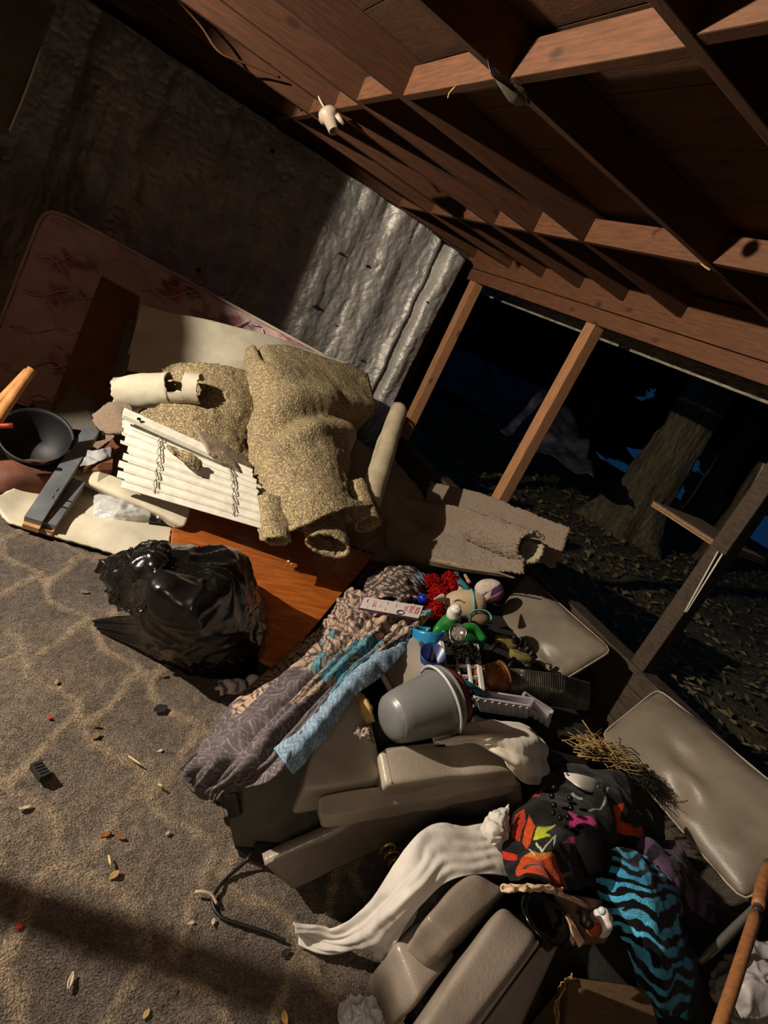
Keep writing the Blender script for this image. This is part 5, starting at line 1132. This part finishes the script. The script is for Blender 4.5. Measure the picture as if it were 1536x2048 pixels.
# wooden keg
M_KEG = mat('keg_wood', '8a4f22', '6e3c18', rough=0.5, cscale=6, stretch=(8, 8, 1.5))
kg = thing('wooden_keg', 'brown wooden keg lying beside the white rack', 'keg', P(990, 1370, .26))
a, b = P(972, 1362, .35), P(1010, 1350, .39); a = b - (b - a) / np.linalg.norm(b - a) * 0.13
lathe('staves', a, b, [(0, 0), (0, 0.058), (0.5, 0.068), (1, 0.062), (1, 0.055), (0.97, 0.054), (0.97, 0)], M_KEG, 24, kg)
lathe('band', a + (b - a) * 0.86, a + (b - a) * 0.95, [(0, 0.064), (0, 0.068), (1, 0.067), (1, 0.062)], mat('keg_band', '6a4a28', '543a1e', rough=0.5), 32, kg)
# work gloves
def glove(label, base, tips, seed):
    t = thing('work_glove', label, 'glove', P(*base), 'work gloves'); M_GY = mat('glove_olive', '7f7440', '5f562c', rough=0.9); M_GB = mat('glove_black', '15130f', '0d0b09', rough=0.6)
    c = P(*base); ell('palm', c, (0.06, 0.032, 0.022), M_GY, n=10, rot=rotz(-0.3), noise=((0.008, 30),), parent=t, k=2.8)
    for a, b in tips:
        A_, B_ = P(*a), P(*b); mid = (A_ + B_) / 2 + np.array([0, 0, 0.012]); tube('finger', [c * 0.35 + A_ * 0.65, A_, mid, B_], (0.013, 0.012, 0.0115, 0.009), M_GB, n=14, parent=t)
    return t
glove('olive work glove with black fingertips, fingers up against the cushion', (1012, 1285, .36), [((1028, 1285, .38), (1026, 1274, .41)), ((1038, 1288, .38), (1040, 1276, .41)), ((1046, 1294, .37), (1052, 1284, .40)), ((1048, 1302, .36), (1058, 1298, .38)), ((990, 1292, .35), (982, 1300, .35))], 1)
glove('olive work glove bent toward the bubble foil, beside the keg', (1040, 1312, .34), [((1058, 1312, .35), (1066, 1304, .37)), ((1060, 1318, .34), (1072, 1314, .35)), ((1058, 1326, .33), (1070, 1328, .33)), ((1050, 1332, .32), (1060, 1338, .32)), ((1022, 1322, .34), (1018, 1334, .34))], 2)
# ribbed bubble foil
M_FOIL = mat('bubble_foil', '6a655e', '55504a', rough=0.3, metal=0.55, bump=0.3, bscale=50)
def ribs(G, nn):
    v = np.linspace(0, 1, G.shape[1])[None]; return G + nn * (0.004 * np.sin(v * 276))[..., None]
tag(patch('bubble_foil', [[(1022, 1336, .40), (1060, 1340, .42), (1120, 1350, .41), (1182, 1366, .36)], [(1012, 1370, .36), (1060, 1372, .37), (1120, 1385, .36), (1180, 1396, .31)], [(1000, 1402, .28), (1055, 1405, .30), (1115, 1412, .29), (1175, 1422, .25)]], M_FOIL, (30, 300), 0.005, ((0.008, 9),), fn=ribs), 'ribbed silver bubble foil lying below the work gloves', 'foil')
# white ridged trays
def tray(label, f4, dep, nr, grp='white ridged trays'):
    t = thing('ridged_tray', label, 'tray', np.mean(f4, 0) + dep); f4 = [np.array(a) for a in f4]
    bar('rim', f4[0], f4[1], 0.012, 0.006, M_TRAY, t); bar('rim', f4[3], f4[2], 0.012, 0.006, M_TRAY, t); bar('rim', f4[0], f4[3], 0.012, 0.006, M_TRAY, t); bar('rim', f4[1], f4[2], 0.012, 0.006, M_TRAY, t)
    c = np.mean(f4, 0); lo = [c + (a - c) * 0.88 + dep for a in f4]
    hexa('floor_panel', off8(lo, dep * 0.06), M_TRAY, 0.001, t)
    for i in range(4):
        j = (i + 1) % 4; hexa('side_panel', off8([f4[i], f4[j], lo[j], lo[i]], (c - (f4[i] + f4[j]) / 2) * 0.03), M_TRAY, 0.0005, t)
    for k in range(nr):
        u = (k + 0.5) / nr; a = f4[3] * (1 - u) + f4[2] * u; b = lo[3] * (1 - u) + lo[2] * u; o = (a - c) * 0.03
        bar('ridge', a * .95 + b * .05 + o, a * .1 + b * .9 + o, 0.018, 0.012, M_TRAY, t)
    return t
M_TRAY = mat('tray_white', 'c8c2c8', 'b6b0b6', rough=0.35)
tray('white ridged plastic tray lying beside the bucket', [P(960, 1382, .42), P(1068, 1398, .42), P(1058, 1412, .43), P(948, 1394, .43)], np.array([0.035, -0.01, -0.055]), 8)
tray('white ridged tray end tipped under the bubble foil', [P(1050, 1385, .40), P(1105, 1420, .37), P(1096, 1442, .36), P(1040, 1402, .40)], np.array([0.03, -0.01, -0.05]), 5)
tag(tube('teal_tube', [P(922, 1362, .47), P(945, 1374, .46), P(978, 1396, .42)], 0.012, mat('teal_plastic', '2a7486', '206272', rough=0.4), n=10, seg=12), 'short teal tube lying across the white rack corner', 'tube')
f4 = [P(945, 1405, .36), P(1060, 1425, .36), P(1110, 1465, .33), P(950, 1470, .36)]
tag(hexa('black_bin', off8(f4, (0.02, 0.02, -0.1)), M_SOFB, 0.008), 'black bin side under the white ridged tray', 'bin')

# ================================================================ ceiling bits
sk = thing('lamp_socket', 'white ceramic lamp socket hanging from the rafter over the tarp', 'lamp socket', PY(662, 240, 3.7))
M_CER = mat('ceramic_white', 'c9b9a4', 'b5a590', rough=0.4)
c = PY(655, 226, 3.74); e = PY(668, 262, 3.66); lathe('body', c, e, [(0, 0), (0, 0.05), (0.25, 0.055), (0.35, 0.035), (1, 0.028), (1, 0.02), (0.6, 0.018), (0.6, 0)], M_CER, 24, sk)
tube('wire', [PY(655, 226, 3.76), PY(640, 200, 3.78), PY(625, 170, 3.8)], 0.006, M_CER, n=8, parent=sk); tube('wing', [PY(672, 232, 3.7), PY(688, 248, 3.68)], (0.02, 0.01), M_CER, parent=sk)
lb = thing('wire_bundle', 'glinting clear bulb and loose wires hanging on a rafter', 'wires', PY(1020, 180, 1.96))
c = PY(992, 150, 1.97); e = PY(1052, 208, 1.955); lathe('glass_bulb', c, e, [(0, 0.008), (0.2, 0.016), (0.6, 0.026), (0.85, 0.022), (1, 0)], mat('clear_glass', 'a8a088', '8a8470', rough=0.06, trans=0.7), 20, lb)
for k in range(3): tube('wire', [PY(975, 118, 1.98), PY(985 + 6 * k, 150, 1.95), PY(1015 + 5 * k, 172, 1.94), PY(1048, 200, 1.95)], 0.003, mat('black_wire', '14110d', '0c0a08', rough=0.4), n=16, parent=lb, seg=5)
box('metal_clip', PY(1052, 202, 1.955), (0.03, 0.02, 0.012), M_METAL, parent=lb, rot=rotz(0.6))
tag(tube('ceiling_cable', [PY(345, -10, 4.1), PY(400, 50, 4.1), PY(440, 105, 4.1), PY(500, 130, 4.15), PY(560, 155, 4.2)], 0.006, mat('brown_cable', '6a4a26', '54381a', rough=0.6), n=40), 'thin brown cable sagging along the upper left rafters', 'cable')
tag(tube('bent_wire', [PX(1386, 508, 2.14), PX(1395, 520, 2.13), PX(1408, 532, 2.12), PX(1420, 540, 2.12)], 0.004, mat('pale_wire', 'b0925a', '967a46', rough=0.5), n=16), 'pale bent wire stub at the end of the lower blocking', 'wire')
tag(tube('bent_wire', [PX(896, 196, 0.95), PX(899, 186, 0.95), PX(908, 176, 0.95), PX(914, 172, 0.96)], 0.003, mat('pale_wire'), n=12), 'pale hooked wire below the upper blocking near the bulb', 'wire')

# ================================================================ cord and litter on the carpet
tag(tube('power_cord', [P(505, 1700, .05), P(492, 1722, .02), P(450, 1760, .006), P(425, 1798, .006), P(440, 1832, .006), P(485, 1850, .006), P(530, 1864, .006), P(570, 1882, .006)], 0.005, mat('black_rubber', '121110', '0b0a0a', rough=0.5), n=60), 'thin black cord snaking from the recliner base', 'cord')
tag(tube('twist_tie', [P(390, 1783, .012), P(408, 1783, .018), P(424, 1790, .016), P(434, 1808, .01)], 0.005, mat('tan_tie', 'b09c88', '9a8672', rough=0.6), n=16, squash=0.5), 'pale twist tie around the black cord', 'tie')
def leafbit(name, x, y, s, col, label, cat, ang=0.0, curl=0.3, asp=0.5, grp=None):
    c = P(x, y, -0.002); d = rotz(ang); G = np.zeros((7, 5, 3))
    for i in range(7):
        for j in range(5):
            u = i / 6 * 2 - 1; v = j / 4 * 2 - 1; w = asp * (1 - abs(u) ** 1.8 * 0.9); p = np.array([u * s, v * w * s, 0.004 + 0.35 * curl * s * (v * v * 0.6 + u * u * 0.4)])
            p += np.array([0, 0, 0.15 * s * vn(p * 60 + x, 1.0, 3)]); G[i, j] = c + d @ p
    return tag(sheet(name, G, mat('bit_' + col, col, None, rough=0.85, cscale=40), 0.003), label, cat, grp)
leafbit('dry_leaf', 210, 1671, .016, '8a5a2c', 'dry orange brown leaf, left one of a pair on the carpet', 'leaf', 0.4)
leafbit('dry_leaf', 241, 1676, .014, '7c5026', 'dry brown leaf, right one of a pair on the carpet', 'leaf', -0.6)
leafbit('dry_leaf', 192, 1474, .018, '7a5c38', 'flat tan leaf beside a cream carpet line', 'leaf', 0.9)
leafbit('dry_leaf', 190, 1452, .014, '6a5138', 'curled brown leaf crumb by the carpet line crossing', 'leaf', 0.1)
leafbit('dry_leaf', 113, 1366, .012, '9a8058', 'small straw coloured leaf left of the rubbish bag', 'leaf', 1.4)
leafbit('dry_leaf', 330, 1353, .015, '6b4a24', 'brown leaf crumb just below the rubbish bag', 'leaf', 0.2)
leafbit('lint_clump', 320, 1420, .026, '0d0b0a', 'black frayed clump on the carpet below the rubbish bag', 'lint', 0.5, 0.6, 0.8)
leafbit('dry_leaf', 228, 1752, .018, 'a08250', 'crumpled straw leaf in the lower carpet', 'leaf', 0.7)
leafbit('paper_bit', 50, 1618, .016, 'b8a890', 'curled pale paper bit near the left edge of the carpet', 'paper', 0.3, 0.7, 0.35)
leafbit('paper_bit', 140, 1965, .018, 'b0a088', 'curled pale paper bit low on the carpet', 'paper', 1.3, 0.7, 0.3)
leafbit('paper_bit', 382, 1848, .010, 'c0ae90', 'tiny pale chip below the black cord', 'chip', 0.2)
leafbit('paper_bit', 426, 1845, .010, 'b8a688', 'tiny pale chip at the bend of the black cord', 'chip', 1.2)
leafbit('paper_bit', 335, 1668, .009, 'b8a07a', 'tiny tan chip left of the recliner base', 'chip', 0.8)
leafbit('paper_bit', 320, 1503, .010, 'c2b49a', 'tiny pale chip below the black lint clump', 'chip', 0.4)
leafbit('paper_bit', 170, 1185, .018, '6f6860', 'flat grey chip on the upper carpet', 'chip', 0.1, 0.1, 0.6)
leafbit('red_bit', 99, 1438, .007, 'b02020', 'tiny red bit on the upper left carpet', 'bit', 0, 0.2, 0.9)
leafbit('red_bit', 38, 1855, .010, 'b02226', 'small red bit near the lower left corner', 'bit', 0.4, 0.3, 0.6)
leafbit('lint_clump', 570, 1908, .014, '1a1512', 'small dark lint speck beside the scarf end', 'lint', 0.4, 0.5, 0.7)
leafbit('dry_leaf', 292, 2030, .012, 'a48a60', 'tan leaf crumb at the bottom edge of the carpet', 'leaf', 0.9)
leafbit('dry_leaf', 568, 2038, .016, 'b8924e', 'yellowish leaf standing at the bottom edge of the carpet', 'leaf', 1.5, 0.9)
for (x0, y0, x1, y1, lb2) in ((257, 1512, 286, 1532, 'thin pale wood splinter on the carpet left of the blanket'), (217, 1710, 222, 1732, 'short yellow wood splinter on the lower carpet'), (316, 1568, 328, 1574, 'short white splinter left of the blanket hem'), (90, 1790, 100, 1794, 'tiny pale splinter in the lower left carpet')):
    tag(tube('wood_splinter', [P(x0, y0, .01), P((x0 + x1) / 2, (y0 + y1) / 2, .014), P(x1, y1, .01)], (0.002, 0.004, 0.002), mat('splinter_pale', 'cdb88e', 'b5a078', rough=0.8), n=6, seg=5), lb2, 'splinter')
ck = thing('black_clip', 'small black ridged clip lying at the left of the carpet', 'clip', P(80, 1542, 0))
a, b = P(70, 1528, .018), P(90, 1556, .018); bar('body', a, b, 0.030, 0.022, M_BLACK, ck)
for t in (0.2, 0.4, 0.6, 0.8): c = a + (b - a) * t; bar('ridge', c + np.array([-.012, -.006, .012]), c + np.array([.012, .006, .012]), 0.004, 0.004, M_BLACK, ck)

# ================================================================ pieces that belong to a part
def under(child_names, thing_name, part_name):
    t = bpy.data.objects[thing_name]; base = lambda o: o.name.split('.')[0]
    p = [c for c in t.children if base(c) == part_name]
    if not p: return
    for c in [c for c in t.children if base(c) in child_names]:
        c.parent = p[0]; c.matrix_parent_inverse = Matrix.Identity(4)
for a, t, p in ((('piping',), 'mattress', 'ticking'), (('handle',), 'bucket', 'rim'), (('latch', 'base_foot'), 'recliner', 'base_board'), (('stitching', 'care_tag'), 'recliner', 'front_panel'),
                (('piping',), 'recliner', 'arm_pad'), (('torn_cover',), 'recliner', 'seat_slab'), (('piping',), 'sofa_cushion', 'cover'), (('piping',), 'sofa_cushion.001', 'cover'),
                (('spout', 'red_clip'), 'green_bottle', 'cap'), (('band',), 'wooden_keg', 'staves'), (('rivet',), 'visor', 'shell'), (('red_writing', 'ruled_lines', 'dark_oval'), 'handwritten_card', 'card_face'),
                (('clip',), 'window_blinds', 'head_rail'), (('screw',), 'shelf_rail', 'rail'), (('glass_eye', 'black_muzzle', 'orange_patch'), 'plush_toy', 'body'), (('ear', 'mouth_seam'), 'beige_plush', 'head'),
                (('piping', 'cup_holder'), 'sofa', 'arm'), (('red_mark',), 'can', 'label'), (('fringe_edge', 'blue_reverse'), 'blanket', 'spread'), (('label_mark',), 'clear_package', 'black_end'), (('ridge',), 'black_clip', 'body'),
                (('loose_thread',), 'foam_padding', 'padding_sheet')):
    under(a, t, p)
